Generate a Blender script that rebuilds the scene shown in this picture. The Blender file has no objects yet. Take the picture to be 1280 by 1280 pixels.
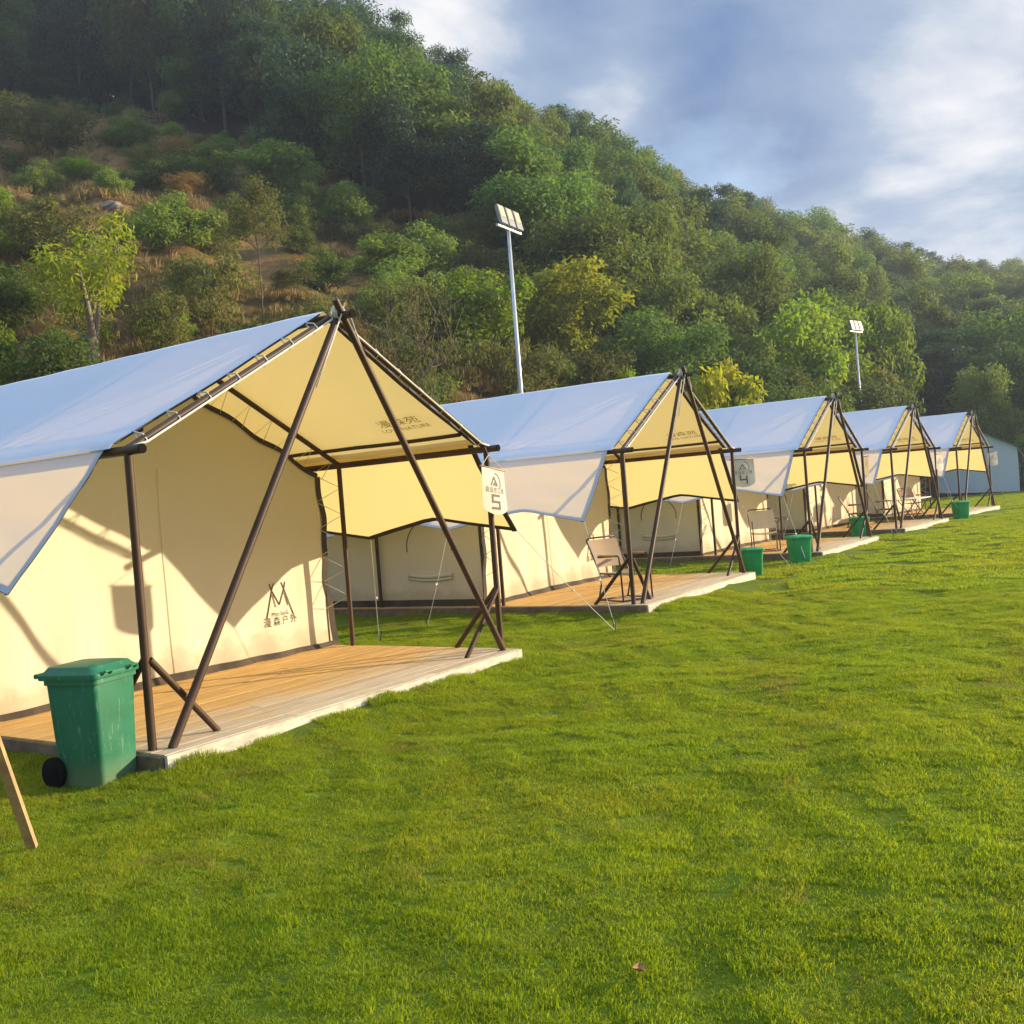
import bpy, math, random
import numpy as np
from mathutils import Vector, Matrix

SC = bpy.context.scene
HAZE = .0008
COL = SC.collection
R = math.radians
PI = math.pi

# ------------------------------------------------------------------ helpers
class MB:
    """collects geometry for ONE mesh"""
    def __init__(self):
        self.v = []; self.f = []; self.mi = []
    def add(self, vs, fs, mi=0):
        o = len(self.v)
        self.v += [tuple(p) for p in vs]
        self.f += [tuple(i + o for i in f) for f in fs]
        self.mi += [mi] * len(fs)
    def box(self, c, s, rot=None, mi=0, taper=1.0):
        vs = []
        for z in (-1, 1):
            k = taper if z > 0 else 1.0
            for x, y in ((-1, -1), (1, -1), (1, 1), (-1, 1)):
                p = Vector((x * s[0] / 2 * k, y * s[1] / 2 * k, z * s[2] / 2))
                if rot is not None: p = rot @ p
                vs.append(p + Vector(c))
        self.add(vs, [(3, 2, 1, 0), (4, 5, 6, 7), (0, 1, 5, 4), (1, 2, 6, 5), (2, 3, 7, 6), (3, 0, 4, 7)], mi)
    def tube(self, pts, rad, n=8, mi=0, cap=True):
        pts = [Vector(p) for p in pts]
        rr = rad if hasattr(rad, '__len__') else [rad] * len(pts)
        vs = []; fs = []
        up = None
        for i, p in enumerate(pts):
            d = (pts[min(i + 1, len(pts) - 1)] - pts[max(i - 1, 0)]).normalized()
            if up is None:
                a = Vector((0, 0, 1)) if abs(d.z) < .9 else Vector((1, 0, 0))
                x = d.cross(a).normalized()
            else:
                x = (up - d * up.dot(d)).normalized()
            up = x
            y = d.cross(x)
            for k in range(n):
                t = 2 * PI * k / n
                vs.append(p + (x * math.cos(t) + y * math.sin(t)) * rr[i])
        for i in range(len(pts) - 1):
            for k in range(n):
                a = i * n + k; b = i * n + (k + 1) % n
                fs.append((a, b, b + n, a + n))
        if cap:
            fs.append(tuple(range(n - 1, -1, -1)))
            fs.append(tuple((len(pts) - 1) * n + k for k in range(n)))
        self.add(vs, fs, mi)
    def grid(self, rows, mi=0):
        nr, nc = len(rows), len(rows[0])
        vs = [p for r in rows for p in r]
        fs = [(i * nc + j, i * nc + j + 1, (i + 1) * nc + j + 1, (i + 1) * nc + j) for i in range(nr - 1) for j in range(nc - 1)]
        self.add(vs, fs, mi)
    def build(self, name, mats, parent=None, smooth=False):
        me = bpy.data.meshes.new(name)
        me.from_pydata(self.v, [], self.f)
        for m in (mats if isinstance(mats, (list, tuple)) else [mats]): me.materials.append(m)
        if any(self.mi): me.polygons.foreach_set('material_index', self.mi)
        if smooth: me.polygons.foreach_set('use_smooth', [True] * len(me.polygons))
        me.update()
        return link(name, me, parent)

def link(name, me, parent=None):
    o = bpy.data.objects.new(name, me)
    COL.objects.link(o)
    if parent is not None: o.parent = parent
    return o

def tag(o, label=None, cat=None, group=None, kind=None):
    if label: o['label'] = label
    if cat: o['category'] = cat
    if group: o['group'] = group
    if kind: o['kind'] = kind
    return o

def empty(name, loc=(0, 0, 0), rz=0):
    o = bpy.data.objects.new(name, None)
    o.empty_display_size = .2
    COL.objects.link(o)
    o.location = loc; o.rotation_euler = (0, 0, rz)
    return o

def copy_tree(o, parent=None):
    c = o.copy()
    COL.objects.link(c)
    if parent is not None: c.parent = parent
    for ch in list(o.children): copy_tree(ch, c)
    return c

def np_mesh(name, verts, faces, mats, attr=None, smooth=False):
    """verts (n,3), faces (m,4) or (m,3) arrays"""
    me = bpy.data.meshes.new(name)
    k = faces.shape[1]
    me.vertices.add(len(verts)); me.vertices.foreach_set('co', verts.astype(np.float32).ravel())
    me.loops.add(faces.size); me.loops.foreach_set('vertex_index', faces.astype(np.int32).ravel())
    me.polygons.add(len(faces))
    me.polygons.foreach_set('loop_start', np.arange(0, faces.size, k, dtype=np.int32))
    for m in mats: me.materials.append(m)
    if smooth: me.polygons.foreach_set('use_smooth', np.ones(len(faces), bool))
    if attr is not None:
        a = me.attributes.new(attr[0], 'FLOAT', 'FACE'); a.data.foreach_set('value', attr[1].astype(np.float32))
    me.update(); me.validate()
    return me

# ------------------------------------------------------------------ materials
class NT:
    def __init__(self, name):
        self.m = bpy.data.materials.new(name); self.m.use_nodes = True
        self.t = self.m.node_tree; self.t.nodes.clear()
        self.out = self.t.nodes.new('ShaderNodeOutputMaterial')
    def n(self, kind, **kw):
        nd = self.t.nodes.new(kind)
        for k, v in kw.items():
            if k.startswith('i_'):
                key = k[2:]
                key = int(key) if key.isdigit() else key.replace('_', ' ')
                nd.inputs[key].default_value = v
            else: setattr(nd, k, v)
        return nd
    def l(self, a, b): self.t.links.new(a, b)
    def noise(self, vec, scale, detail=4, rough=.55, dist=0):
        nd = self.n('ShaderNodeTexNoise', i_Scale=scale, i_Detail=detail, i_Roughness=rough, i_Distortion=dist)
        if vec is not None: self.l(vec, nd.inputs['Vector'])
        return nd.outputs['Fac']
    def ramp(self, fac, stops):
        nd = self.n('ShaderNodeValToRGB')
        e = nd.color_ramp.elements
        while len(e) < len(stops): e.new(.5)
        for el, (p, c) in zip(e, stops):
            el.position = p; el.color = (*c, 1) if len(c) == 3 else c
        self.l(fac, nd.inputs['Fac'])
        return nd.outputs['Color']
    def mix(self, fac, a, b, mode='MIX'):
        nd = self.n('ShaderNodeMix', data_type='RGBA', blend_type=mode)
        for s, v in ((nd.inputs[0], fac), (nd.inputs[6], a), (nd.inputs[7], b)):
            if hasattr(v, 'is_linked'): self.l(v, s)
            elif isinstance(v, (int, float)): s.default_value = v
            else: s.default_value = (*v, 1)
        return nd.outputs[2]
    def math(self, op, a, b=0.0):
        nd = self.n('ShaderNodeMath', operation=op)
        for s, v in ((nd.inputs[0], a), (nd.inputs[1], b)):
            if hasattr(v, 'is_linked'): self.l(v, s)
            else: s.default_value = v
        return nd.outputs[0]
    def bump(self, h, strength=.3, dist=.02):
        nd = self.n('ShaderNodeBump', i_Strength=strength, i_Distance=dist)
        self.l(h, nd.inputs['Height'])
        return nd.outputs['Normal']
    def bsdf(self, color, rough=.6, normal=None, metal=0, spec=.5):
        b = self.n('ShaderNodeBsdfPrincipled', i_Metallic=metal)
        b.inputs['Specular IOR Level'].default_value = spec
        for s, v in ((b.inputs['Base Color'], color), (b.inputs['Roughness'], rough)):
            if hasattr(v, 'is_linked'): self.l(v, s)
            elif isinstance(v, (int, float)): s.default_value = v
            else: s.default_value = (*v, 1)
        if normal is not None: self.l(normal, b.inputs['Normal'])
        return b.outputs[0]
    def trans(self, color, normal=None):
        b = self.n('ShaderNodeBsdfTranslucent')
        if hasattr(color, 'is_linked'): self.l(color, b.inputs[0])
        else: b.inputs[0].default_value = (*color, 1)
        if normal is not None: self.l(normal, b.inputs['Normal'])
        return b.outputs[0]
    def mixs(self, fac, a, b):
        nd = self.n('ShaderNodeMixShader')
        if hasattr(fac, 'is_linked'): self.l(fac, nd.inputs[0])
        else: nd.inputs[0].default_value = fac
        self.l(a, nd.inputs[1]); self.l(b, nd.inputs[2])
        return nd.outputs[0]
    def done(self, sh):
        self.l(sh, self.out.inputs['Surface']); return self.m
    def obj(self): return self.n('ShaderNodeTexCoord').outputs['Object']
    def pos(self): return self.n('ShaderNodeNewGeometry').outputs['Position']

M = {}
def simple(name, col, rough=.6, var=.15, scale=8, bump=.1, metal=0, spec=.5, bscale=60, col2=None):
    t = NT(name); c = t.obj()
    f = t.noise(c, scale, 5)
    c2 = col2 or tuple(x * (1 - var) * .9 for x in col)
    color = t.ramp(f, [(.3, c2), (.7, tuple(min(1, x * (1 + var * .4)) for x in col))])
    nb = t.noise(c, bscale, 3)
    M[name] = t.done(t.bsdf(color, rough, t.bump(nb, bump, .01), metal, spec))
    return M[name]

def cloth(name, outer, through, k, seam=None, wr=.35):
    t = NT(name); c = t.obj()
    mp = t.n('ShaderNodeMapping'); mp.inputs['Scale'].default_value = (1.2, .5, .8); t.l(c, mp.inputs['Vector'])
    f = t.noise(mp.outputs[0], 2.0, 3, .45)
    stain = t.noise(c, .9, 4)
    col = t.mix(t.math('MULTIPLY', stain, .35), outer, tuple(x * .82 for x in outer))
    col = t.mix(t.math('MULTIPLY', t.noise(c, 14, 4), .2), col, tuple(x * .8 for x in outer))
    if name == 'canvas':
        sz = t.n('ShaderNodeSeparateXYZ'); t.l(c, sz.inputs[0])
        dz = t.math('ADD', sz.outputs[2], t.math('MULTIPLY', t.noise(c, 4, 6, .7), -.55))
        col = t.mix(t.math('MULTIPLY', t.ramp(dz, [(.0, (1, 1, 1)), (.16, (0, 0, 0))]), .5), col, (.42, .33, .20))
    weave = t.noise(c, 900, 2)
    h = t.math('ADD', f, t.math('MULTIPLY', weave, .02))
    nm = t.bump(h, wr, .05)
    a = t.bsdf(col, .85, nm, 0, .2)
    tc = t.mix(t.math('MULTIPLY', stain, .4), through, tuple(x * .8 for x in through))
    M[name] = t.done(t.mixs(k, a, t.trans(tc, nm)))

cloth('fly_cloth', (.70, .83, .92), (1.0, .68, .20), .32)
cloth('flap_cloth', (.72, .74, .76), (.95, .72, .24), .45)
cloth('canvas', (.82, .73, .53), (.85, .60, .24), .2, wr=.32)
cloth('grey_canvas', (.68, .75, .77), (.4, .45, .45), .15)
cloth('banner_cloth', (.80, .72, .60), (.8, .65, .45), .25)
cloth('chair_cloth', (.46, .33, .22), (.4, .3, .2), .15, wr=.2)
cloth('pale_chair_cloth', (.72, .62, .48), (.6, .5, .35), .2, wr=.2)
simple('webbing', (.05, .033, .02), .85, .3)
simple('hem', (.07, .05, .032), .9, .4, 5)
simple('pole', (.075, .036, .016), .5, .35, 3, .08, spec=.3)
simple('chair_metal', (.05, .028, .017), .4, .2)
simple('rope', (.72, .66, .54), .9, .15)
simple('ink', (.055, .045, .03), .9, .2)
simple('faded_ink', (.30, .21, .09), .9, .2)
simple('sign_ink', (.20, .17, .13), .9, .2)
simple('rubber', (.012, .010, .009), .9, .2, spec=.05)
simple('galvanised', (.55, .56, .57), .45, .12, 4, .04, metal=.35)
simple('lamp_case', (.25, .25, .25), .5, .15)
simple('lamp_glass', (.55, .48, .30), .3, .1, 20, .02)
simple('table_top', (.75, .68, .56), .6, .1)
simple('peg', (.08, .075, .07), .5)
simple('rock', (.26, .21, .16), .9, .4, 4, .6, bscale=12)
simple('dry_leaf', (.36, .17, .06), .8, .3)
simple('joist_wood', (.20, .135, .08), .85, .4, 6, .3)
simple('fresh_wood', (.50, .30, .14), .7, .3, 12, .2)

def bark(name, col):
    t = NT(name); c = t.obj()
    mp = t.n('ShaderNodeMapping'); mp.inputs['Scale'].default_value = (6, 6, 1.2); t.l(c, mp.inputs['Vector'])
    f = t.noise(mp.outputs[0], 2.5, 6, .65)
    color = t.ramp(f, [(.25, tuple(x * .45 for x in col)), (.6, col), (.85, tuple(min(1, x * 1.3) for x in col))])
    M[name] = t.done(t.bsdf(color, .9, t.bump(f, .6, .04), 0, .2))
bark('bark', (.13, .10, .075))
bark('pale_bark', (.27, .215, .16))
bark('twig_bark', (.24, .19, .12))

def green_plastic():
    t = NT('green_plastic'); c = t.obj()
    f = t.noise(c, 3, 5)
    g = t.ramp(f, [(.3, (.006, .115, .055)), (.7, (.012, .165, .08))])
    mp = t.n('ShaderNodeMapping'); mp.inputs['Scale'].default_value = (9, 9, 2.2); t.l(c, mp.inputs['Vector'])
    sc = t.noise(mp.outputs[0], 4, 8, .75, .6)
    k = t.ramp(sc, [(.57, (0, 0, 0)), (.64, (1, 1, 1))])
    g = t.mix(t.math('MULTIPLY', k, .32), g, (.42, .44, .34))
    z = t.n('ShaderNodeSeparateXYZ'); t.l(c, z.inputs[0])
    low = t.math('MULTIPLY', t.ramp(t.math('ADD', z.outputs[2], t.math('MULTIPLY', sc, .22)), [(.12, (1, 1, 1)), (.30, (0, 0, 0))]), .38)
    g = t.mix(low, g, (.30, .24, .12))
    r = t.math('ADD', t.math('MULTIPLY', f, .25), .32)
    M['green_plastic'] = t.done(t.bsdf(g, r, t.bump(t.noise(c, 25, 4), .06, .01)))
green_plastic()

simple('bright_green_plastic', (.012, .36, .10), .45, .25, 6, .05)
def deck_mat():
    t = NT('deck_wood'); c = t.obj()
    s = t.n('ShaderNodeSeparateXYZ'); t.l(c, s.inputs[0])
    mp = t.n('ShaderNodeMapping'); mp.inputs['Scale'].default_value = (.8, 18, 18); t.l(c, mp.inputs['Vector'])
    g = t.noise(mp.outputs[0], 3, 8, .65, .4)
    pl = t.n('ShaderNodeAttribute', attribute_name='plank')
    warm = t.ramp(g, [(.25, (.42, .22, .06)), (.55, (.72, .44, .15)), (.8, (.78, .52, .21))])
    grey = t.ramp(g, [(.25, (.40, .29, .17)), (.55, (.66, .53, .36)), (.8, (.74, .63, .46))])
    w = t.math('ADD', s.outputs[1], t.math('MULTIPLY', t.math('SUBTRACT', t.noise(c, 1.6, 5, .6), .5), 1.5))
    k = t.ramp(w, [(.15, (1, 1, 1)), (.8, (0, 0, 0))])
    col = t.mix(k, warm, grey)
    col = t.mix(t.math('MULTIPLY', pl.outputs['Fac'], .35), col, tuple((.34, .20, .08)))
    st = t.ramp(t.noise(c, 3.2, 7, .7, 1.2), [(.60, (0, 0, 0)), (.72, (1, 1, 1))])
    col = t.mix(t.math('MULTIPLY', st, .35), col, (.16, .09, .045))
    M['deck_wood'] = t.done(t.bsdf(col, .75, t.bump(g, .35, .01), 0, .3))
    t = NT('fascia_wood'); c = t.obj()
    mp = t.n('ShaderNodeMapping'); mp.inputs['Scale'].default_value = (2.2, 12, 12); t.l(c, mp.inputs['Vector'])
    g = t.noise(mp.outputs[0], 3, 8, .65, .4)
    col = t.ramp(g, [(.25, (.33, .30, .22)), (.6, (.60, .56, .44)), (.8, (.70, .66, .54))])
    M['fascia_wood'] = t.done(t.bsdf(col, .8, t.bump(g, .35, .01), 0, .3))
deck_mat()

def leaf_mat(name, lo, hi, tr=.38, spread=.14, warm=None):
    t = NT(name)
    a = t.n('ShaderNodeAttribute', attribute_name='leafvar')
    oi = t.n('ShaderNodeObjectInfo')
    f = t.math('ADD', t.math('MULTIPLY', a.outputs['Fac'], .65), t.math('MULTIPLY', oi.outputs['Random'], .35))
    mid = tuple((x + y) / 2 for x, y in zip(lo, hi))
    stops = [(.05, lo), (.5, mid), (.9, hi)]
    if warm: stops = [(.05, lo), (.45, mid), (.68, hi), (.92, warm)]
    col = t.ramp(f, stops)
    hs = t.n('ShaderNodeHueSaturation')
    t.l(col, hs.inputs['Color'])
    t.l(t.math('ADD', t.math('MULTIPLY', oi.outputs['Random'], .028), .480), hs.inputs['Hue'])
    t.l(t.math('ADD', t.math('MULTIPLY', oi.outputs['Random'], .5), .75), hs.inputs['Value'])
    c = hs.outputs[0]
    tc = t.mix(1.0, c, (1.9, 1.9, .9), 'MULTIPLY')
    M[name] = t.done(t.mixs(tr, t.bsdf(c, .6, None, 0, .25), t.trans(tc)))
leaf_mat('leaf_forest', (.032, .072, .020), (.098, .155, .030), .45)
leaf_mat('leaf_forest_olive', (.042, .074, .016), (.135, .165, .030), .45)
leaf_mat('leaf_pine', (.022, .054, .028), (.062, .112, .040))
leaf_mat('leaf_gully_shade', (.017, .040, .025), (.044, .082, .036), .34)  # shade of the gully put into the leaf colour
leaf_mat('leaf_scrub', (.05, .095, .020), (.155, .20, .04), .44)
leaf_mat('leaf_olive', (.062, .076, .020), (.17, .17, .042), .42)
leaf_mat('leaf_bright', (.075, .155, .012), (.22, .29, .018), .45)
leaf_mat('leaf_lime', (.09, .13, .010), (.28, .30, .015), .45)
leaf_mat('leaf_yellow', (.08, .12, .016), (.24, .24, .015), .42, warm=(.42, .34, .015))
leaf_mat('leaf_autumn', (.13, .24, .010), (.40, .36, .012), .45, warm=(.80, .36, .010))
leaf_mat('leaf_dry', (.16, .085, .030), (.30, .17, .055), .3)

# ------------------------------------------------------------------ terrain
AZ = np.array([-180, -40, -15, 20, 30, 35, 42, 48, 52, 57, 63, 66, 72, 76, 80, 82.5, 88, 100, 118, 130, 180], float)
ZC = np.array([0, 0, 10, 37, 41, 41.5, 39.5, 37.5, 33, 27.8, 25.8, 25.5, 26, 25.5, 24.5, 24, 23, 20, 0, 0, 0], float)
DC = np.array([90, 90, 95, 102, 102, 100, 96, 92, 87, 85, 95, 108, 130, 150, 170, 185, 205, 230, 230, 90, 90], float)
def df_of(az):
    a = np.clip(np.asarray(az, float), -60, 75)
    return np.where(np.asarray(az) > 75, np.minimum(14.5 / np.cos(np.radians(75)), 66), np.minimum(14.5 / np.cos(np.radians(a)), 66)) * np.where(np.abs(np.asarray(az)) > 60, 1.0, 1.0) + np.clip(np.asarray(az, float) - 75, 0, 20) * .45
def wob(x, y):
    return (np.sin(x * .31 + 1.3) * np.sin(y * .27 + .4) + .6 * np.sin(x * .71 + y * .43) + .35 * np.sin(x * 1.37 - y * 1.11 + 2) + .2 * np.sin(x * 2.9 + y * 2.3))
def terrain(x, y):
    x = np.asarray(x, float); y = np.asarray(y, float)
    d = np.hypot(x, y); az = np.degrees(np.arctan2(x, y))
    df = df_of(az); dc = np.interp(az, AZ, DC); zc = np.interp(az, AZ, ZC)
    p = np.maximum((d - df) / (dc - df), 0)
    base = np.where(p < 1, p * (1 + .18 * (1 - p)) , 1 - .10 * (p - 1))
    base = base * np.minimum(1, p * 14 + .25)
    rough = np.minimum(1, p * 8) * wob(x, y) * .55 * np.minimum(1, zc / 15)
    return base * zc + rough
def lawn_h(x, y):
    x = np.asarray(x, float); y = np.asarray(y, float)
    return .010 * np.sin(x * 7.1 + 1.7 * np.sin(y * 2.3)) * np.sin(y * 8.3 + 1.3 * np.sin(x * 3.1 + 1)) + .012 * np.sin(x * 2.7 + y * 1.9 + np.sin(y * 1.1)) + .012 * np.sin(x * 1.1 - y * 3.1) - .02
_lawn0 = lawn_h
DK = [(4.0615, 5.8971, .0201), (11.5838, 6.3130, .0509), (19.5549, 6.6391, .0158), (26.3306, 6.7479, -.0375), (33.4435, 6.6286, -.0494)]
def lawn_h(x, y):
    x = np.asarray(x, float); y = np.asarray(y, float); z = _lawn0(x, y)
    for tx, ty, a in DK:
        c, s = math.cos(a), math.sin(a); lx = c * (x - tx) + s * (y - ty); ly = -s * (x - tx) + c * (y - ty)
        dx = np.maximum(np.maximum(-.09 - lx, lx - 4.14), 0); dy = np.maximum(np.maximum(-.24 - ly, ly - 6.7), 0)
        dd = np.hypot(dx, dy); front = (ly < -.2) & (lx > -.1)
        z = z + np.where(front, (.094 if tx < 5 else .078) * (.78 + .27 * np.sin(lx * 2.3 + 1) * np.sin(lx * 5.1)), .05) * np.clip(1 - dd / .7, 0, 1) ** 1.5
    return z
def gz(x, y):
    x = float(x); y = float(y)
    return float(terrain(x, y)) if np.hypot(x, y) > df_of(math.degrees(math.atan2(x, y))) else float(lawn_h(x, y))

def polar_patch(azs, radii_fn, nr, hfn):
    """radii_fn(az)->array(nr)"""
    rad = np.array([radii_fn(a) for a in azs])
    A = np.radians(azs)[:, None]
    X = rad * np.sin(A); Y = rad * np.cos(A)
    Z = hfn(X, Y)
    V = np.stack([X, Y, Z], -1).reshape(-1, 3)
    na = len(azs)
    i, j = np.meshgrid(np.arange(na - 1), np.arange(nr - 1), indexing='ij')
    a = (i * nr + j).ravel()
    F = np.stack([a + 1, a, a + nr, a + nr + 1], -1)[:, ::-1]
    return V, F[:, ::-1]

def lawn_material():
    t = NT('lawn_soil'); p = t.pos()
    big = t.noise(p, .35, 4); mid = t.noise(p, 2.2, 5, .6); fine = t.noise(p, 60, 3)
    col = t.ramp(mid, [(.3, (.10, .15, .008)), (.55, (.15, .20, .010)), (.8, (.20, .21, .02))])
    col = t.mix(t.math('MULTIPLY', t.ramp(big, [(.45, (0, 0, 0)), (.7, (1, 1, 1))]), .4), col, (.13, .12, .025))
    col = t.mix(t.math('MULTIPLY', fine, .35), col, (.05, .075, .008))
    h = t.math('ADD', t.math('MULTIPLY', fine, .3), mid)
    return t.done(t.bsdf(col, .95, t.bump(h, .7, .06), 0, .1))
def hill_material():
    t = NT('hill_soil'); p = t.pos()
    big = t.noise(p, .16, 5, .6, .4); mid = t.noise(p, .8, 6, .65); fine = t.noise(p, 7, 5, .7)
    earth = t.ramp(mid, [(.3, (.36, .18, .06)), (.55, (.60, .32, .11)), (.8, (.64, .43, .20))])
    dry = t.ramp(fine, [(.3, (.16, .11, .034)), (.7, (.34, .22, .075))])
    grn = t.ramp(fine, [(.3, (.05, .07, .016)), (.7, (.13, .14, .033))])
    col = t.mix(t.ramp(mid, [(.42, (0, 0, 0)), (.58, (1, 1, 1))]), earth, dry)
    col = t.mix(t.math('MULTIPLY', t.ramp(t.math('ADD', big, t.math('MULTIPLY', t.math('SUBTRACT', fine, .5), .35)), [(.52, (0, 0, 0)), (.64, (1, 1, 1))]), .85), col, grn)
    col = t.mix(t.math('MULTIPLY', t.noise(p, 26, 4, .7), .45), col, (.07, .045, .02))
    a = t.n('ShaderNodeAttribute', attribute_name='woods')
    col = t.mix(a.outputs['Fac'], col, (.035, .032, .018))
    h = t.math('ADD', fine, t.math('MULTIPLY', t.noise(p, 22, 5, .7), .4))
    return t.done(t.bsdf(col, .95, t.bump(h, 1.0, .22), 0, .1))
M['lawn'] = lawn_material(); M['hill'] = hill_material()

# wood edge distance per azimuth: trees beyond it, clearing before it
EAZ = np.array([-40, 20, 28, 32, 35, 38.5, 41.6, 45.7, 49, 52.5, 56, 60, 64, 70, 100], float)
EDG = np.array([80, 74, 72, 74, 74, 66, 62, 50, 46, 46, 47, 44, 38, 20, 20], float)
def edge_of(az): return np.interp(az, EAZ, EDG)

azs = np.concatenate([np.arange(-180, 10, 5.), np.arange(10, 95, .35), np.arange(95, 181, 5.)])
def lawn_r(a):
    df = float(df_of(a)) if -40 < a < 118 else 60.
    r = np.concatenate([[0.02], np.geomspace(.5, df, 118)])
    return np.concatenate([r, [df + .3]]) if -40 < a < 118 else np.concatenate([r, [340.]])
def lawn_z(X, Y):
    d = np.hypot(X, Y)
    return np.where(d > 200, -.02, lawn_h(X, Y))
V, F = polar_patch(azs, lawn_r, 120, lawn_z)
lawn = link('lawn', np_mesh('lawn', V, F, [M['lawn']], smooth=True)); tag(lawn, kind='structure')
hazs = np.arange(-42, 121, .5)
def hill_r(a):
    df = float(df_of(a)); dc = float(np.interp(a, AZ, DC))
    return np.concatenate([np.linspace(df - .3, dc * 1.25, 110), np.linspace(dc * 1.3, 310, 10)])
def hill_z(X, Y):
    d = np.hypot(X, Y)
    z = terrain(X, Y)
    return np.where(z < 0.02, np.maximum(z, -.05) - .015, z)
V, F = polar_patch(hazs, hill_r, 120, hill_z)
me = np_mesh('hillside', V, F, [M['hill']], smooth=True)
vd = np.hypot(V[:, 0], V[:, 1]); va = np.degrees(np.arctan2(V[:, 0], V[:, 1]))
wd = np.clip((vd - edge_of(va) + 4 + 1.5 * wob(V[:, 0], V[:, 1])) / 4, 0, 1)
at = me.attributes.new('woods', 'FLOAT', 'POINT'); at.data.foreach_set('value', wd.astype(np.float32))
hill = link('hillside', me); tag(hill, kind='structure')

# ------------------------------------------------------------------ tents
W, H, RZ, DZ = 4.104, 2.122, 3.227, .128
TENTS = {5: (4.0615, 5.8971, .0201), 4: (11.5838, 6.3130, .0509), 3: (19.5549, 6.6391, .0158), 2: (26.3306, 6.7479, -.0375), 1: (33.4435, 6.6286, -.0494)}
YB = 6.5
rng = random.Random(5)

def text_mesh(body, size, align='CENTER'):
    cu = bpy.data.curves.new('t', 'FONT'); cu.body = body; cu.size = size
    cu.align_x = align; cu.align_y = 'CENTER'; cu.resolution_u = 3
    ob = bpy.data.objects.new('t', cu); COL.objects.link(ob)
    dg = bpy.context.evaluated_depsgraph_get()
    me = bpy.data.meshes.new_from_object(ob.evaluated_get(dg))
    vs = [tuple(v.co) for v in me.vertices]; fs = [tuple(p.vertices) for p in me.polygons]
    bpy.data.objects.remove(ob); bpy.data.curves.remove(cu); bpy.data.meshes.remove(me)
    return vs, fs

def add_text(mb, body, size, xf, mi=0, sx=1.0):
    vs, fs = text_mesh(body, size)
    mb.add([xf(x * sx, y) for x, y, z in vs], fs, mi)

def stroke(mb, pts, w, xf, mi=0):
    for (x0, y0), (x1, y1) in zip(pts[:-1], pts[1:]):
        d = math.hypot(x1 - x0, y1 - y0); nx, ny = -(y1 - y0) / d * w / 2, (x1 - x0) / d * w / 2
        mb.add([xf(x0 + nx, y0 + ny), xf(x0 - nx, y0 - ny), xf(x1 - nx, y1 - ny), xf(x1 + nx, y1 + ny)], [(0, 1, 2, 3)], mi)

def wrinkle(x, y, z, a):
    return a * (math.sin(x * 5.3 + y * 2.1) * math.sin(y * 3.7 + z * 2.2 + 1) + .5 * math.sin(x * 9.1 - z * 6.3 + y * 7.7))

KN = [(.22, 1.19), (1.05, .985), (1.2, .965), (1.35, .985), (2.3, 1.19), (3.2, .985), (3.35, .965), (3.5, .985), (4.45, 1.19), (5.35, .985), (5.5, .965), (5.65, .985), (6.5, 1.18)]
def flap_len(y): return float(np.interp(y, [k[0] for k in KN], [k[1] for k in KN]))
FLD = (.63, -.776)      # outward, down per metre along the flap
def roof_pt(s, u, y, off=.062):
    """s=-1 left, +1 right; u 0 ridge .. 1 eave"""
    x = W / 2 + s * (W / 2 + .02) * u
    z = RZ + off - (RZ - H) * u
    frames = (.0, 2.0, 4.2, 6.4)
    sag = 0
    for a, b in zip(frames[:-1], frames[1:]):
        if a <= y <= b: sag = math.sin(PI * (y - a) / (b - a))
    z -= .028 * sag * math.sin(PI * min(1, u)) + .012 * math.sin(PI * u)
    return Vector((x, y, z + wrinkle(x, y, z, .003)))
def flap_pt(s, l, y, off=0.0):
    """l metres from the eave along the flap"""
    e = W / 2 + s * (W / 2 + .02)
    belly = .012 * math.sin(PI * min(1, l / 1.1)) * (1 + .5 * math.sin(y * 2.9))
    x = e + s * (FLD[0] * l - belly * .77)
    z = H + .062 + FLD[1] * l - belly * .6
    nx, nz = s * .776, .63
    w = wrinkle(y * .9, l * 2.2, y, .006) * min(1, l * 3)
    return Vector((x + nx * (off + w), y, z + nz * (off + w)))

def pole(name, a, b, r, parent, mat='pole', n=12):
    m = MB(); m.tube([a, b], r, n); o = m.build(name, M[mat], parent, True)
    o.data.set_sharp_from_angle(angle=R(50)); return o

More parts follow.
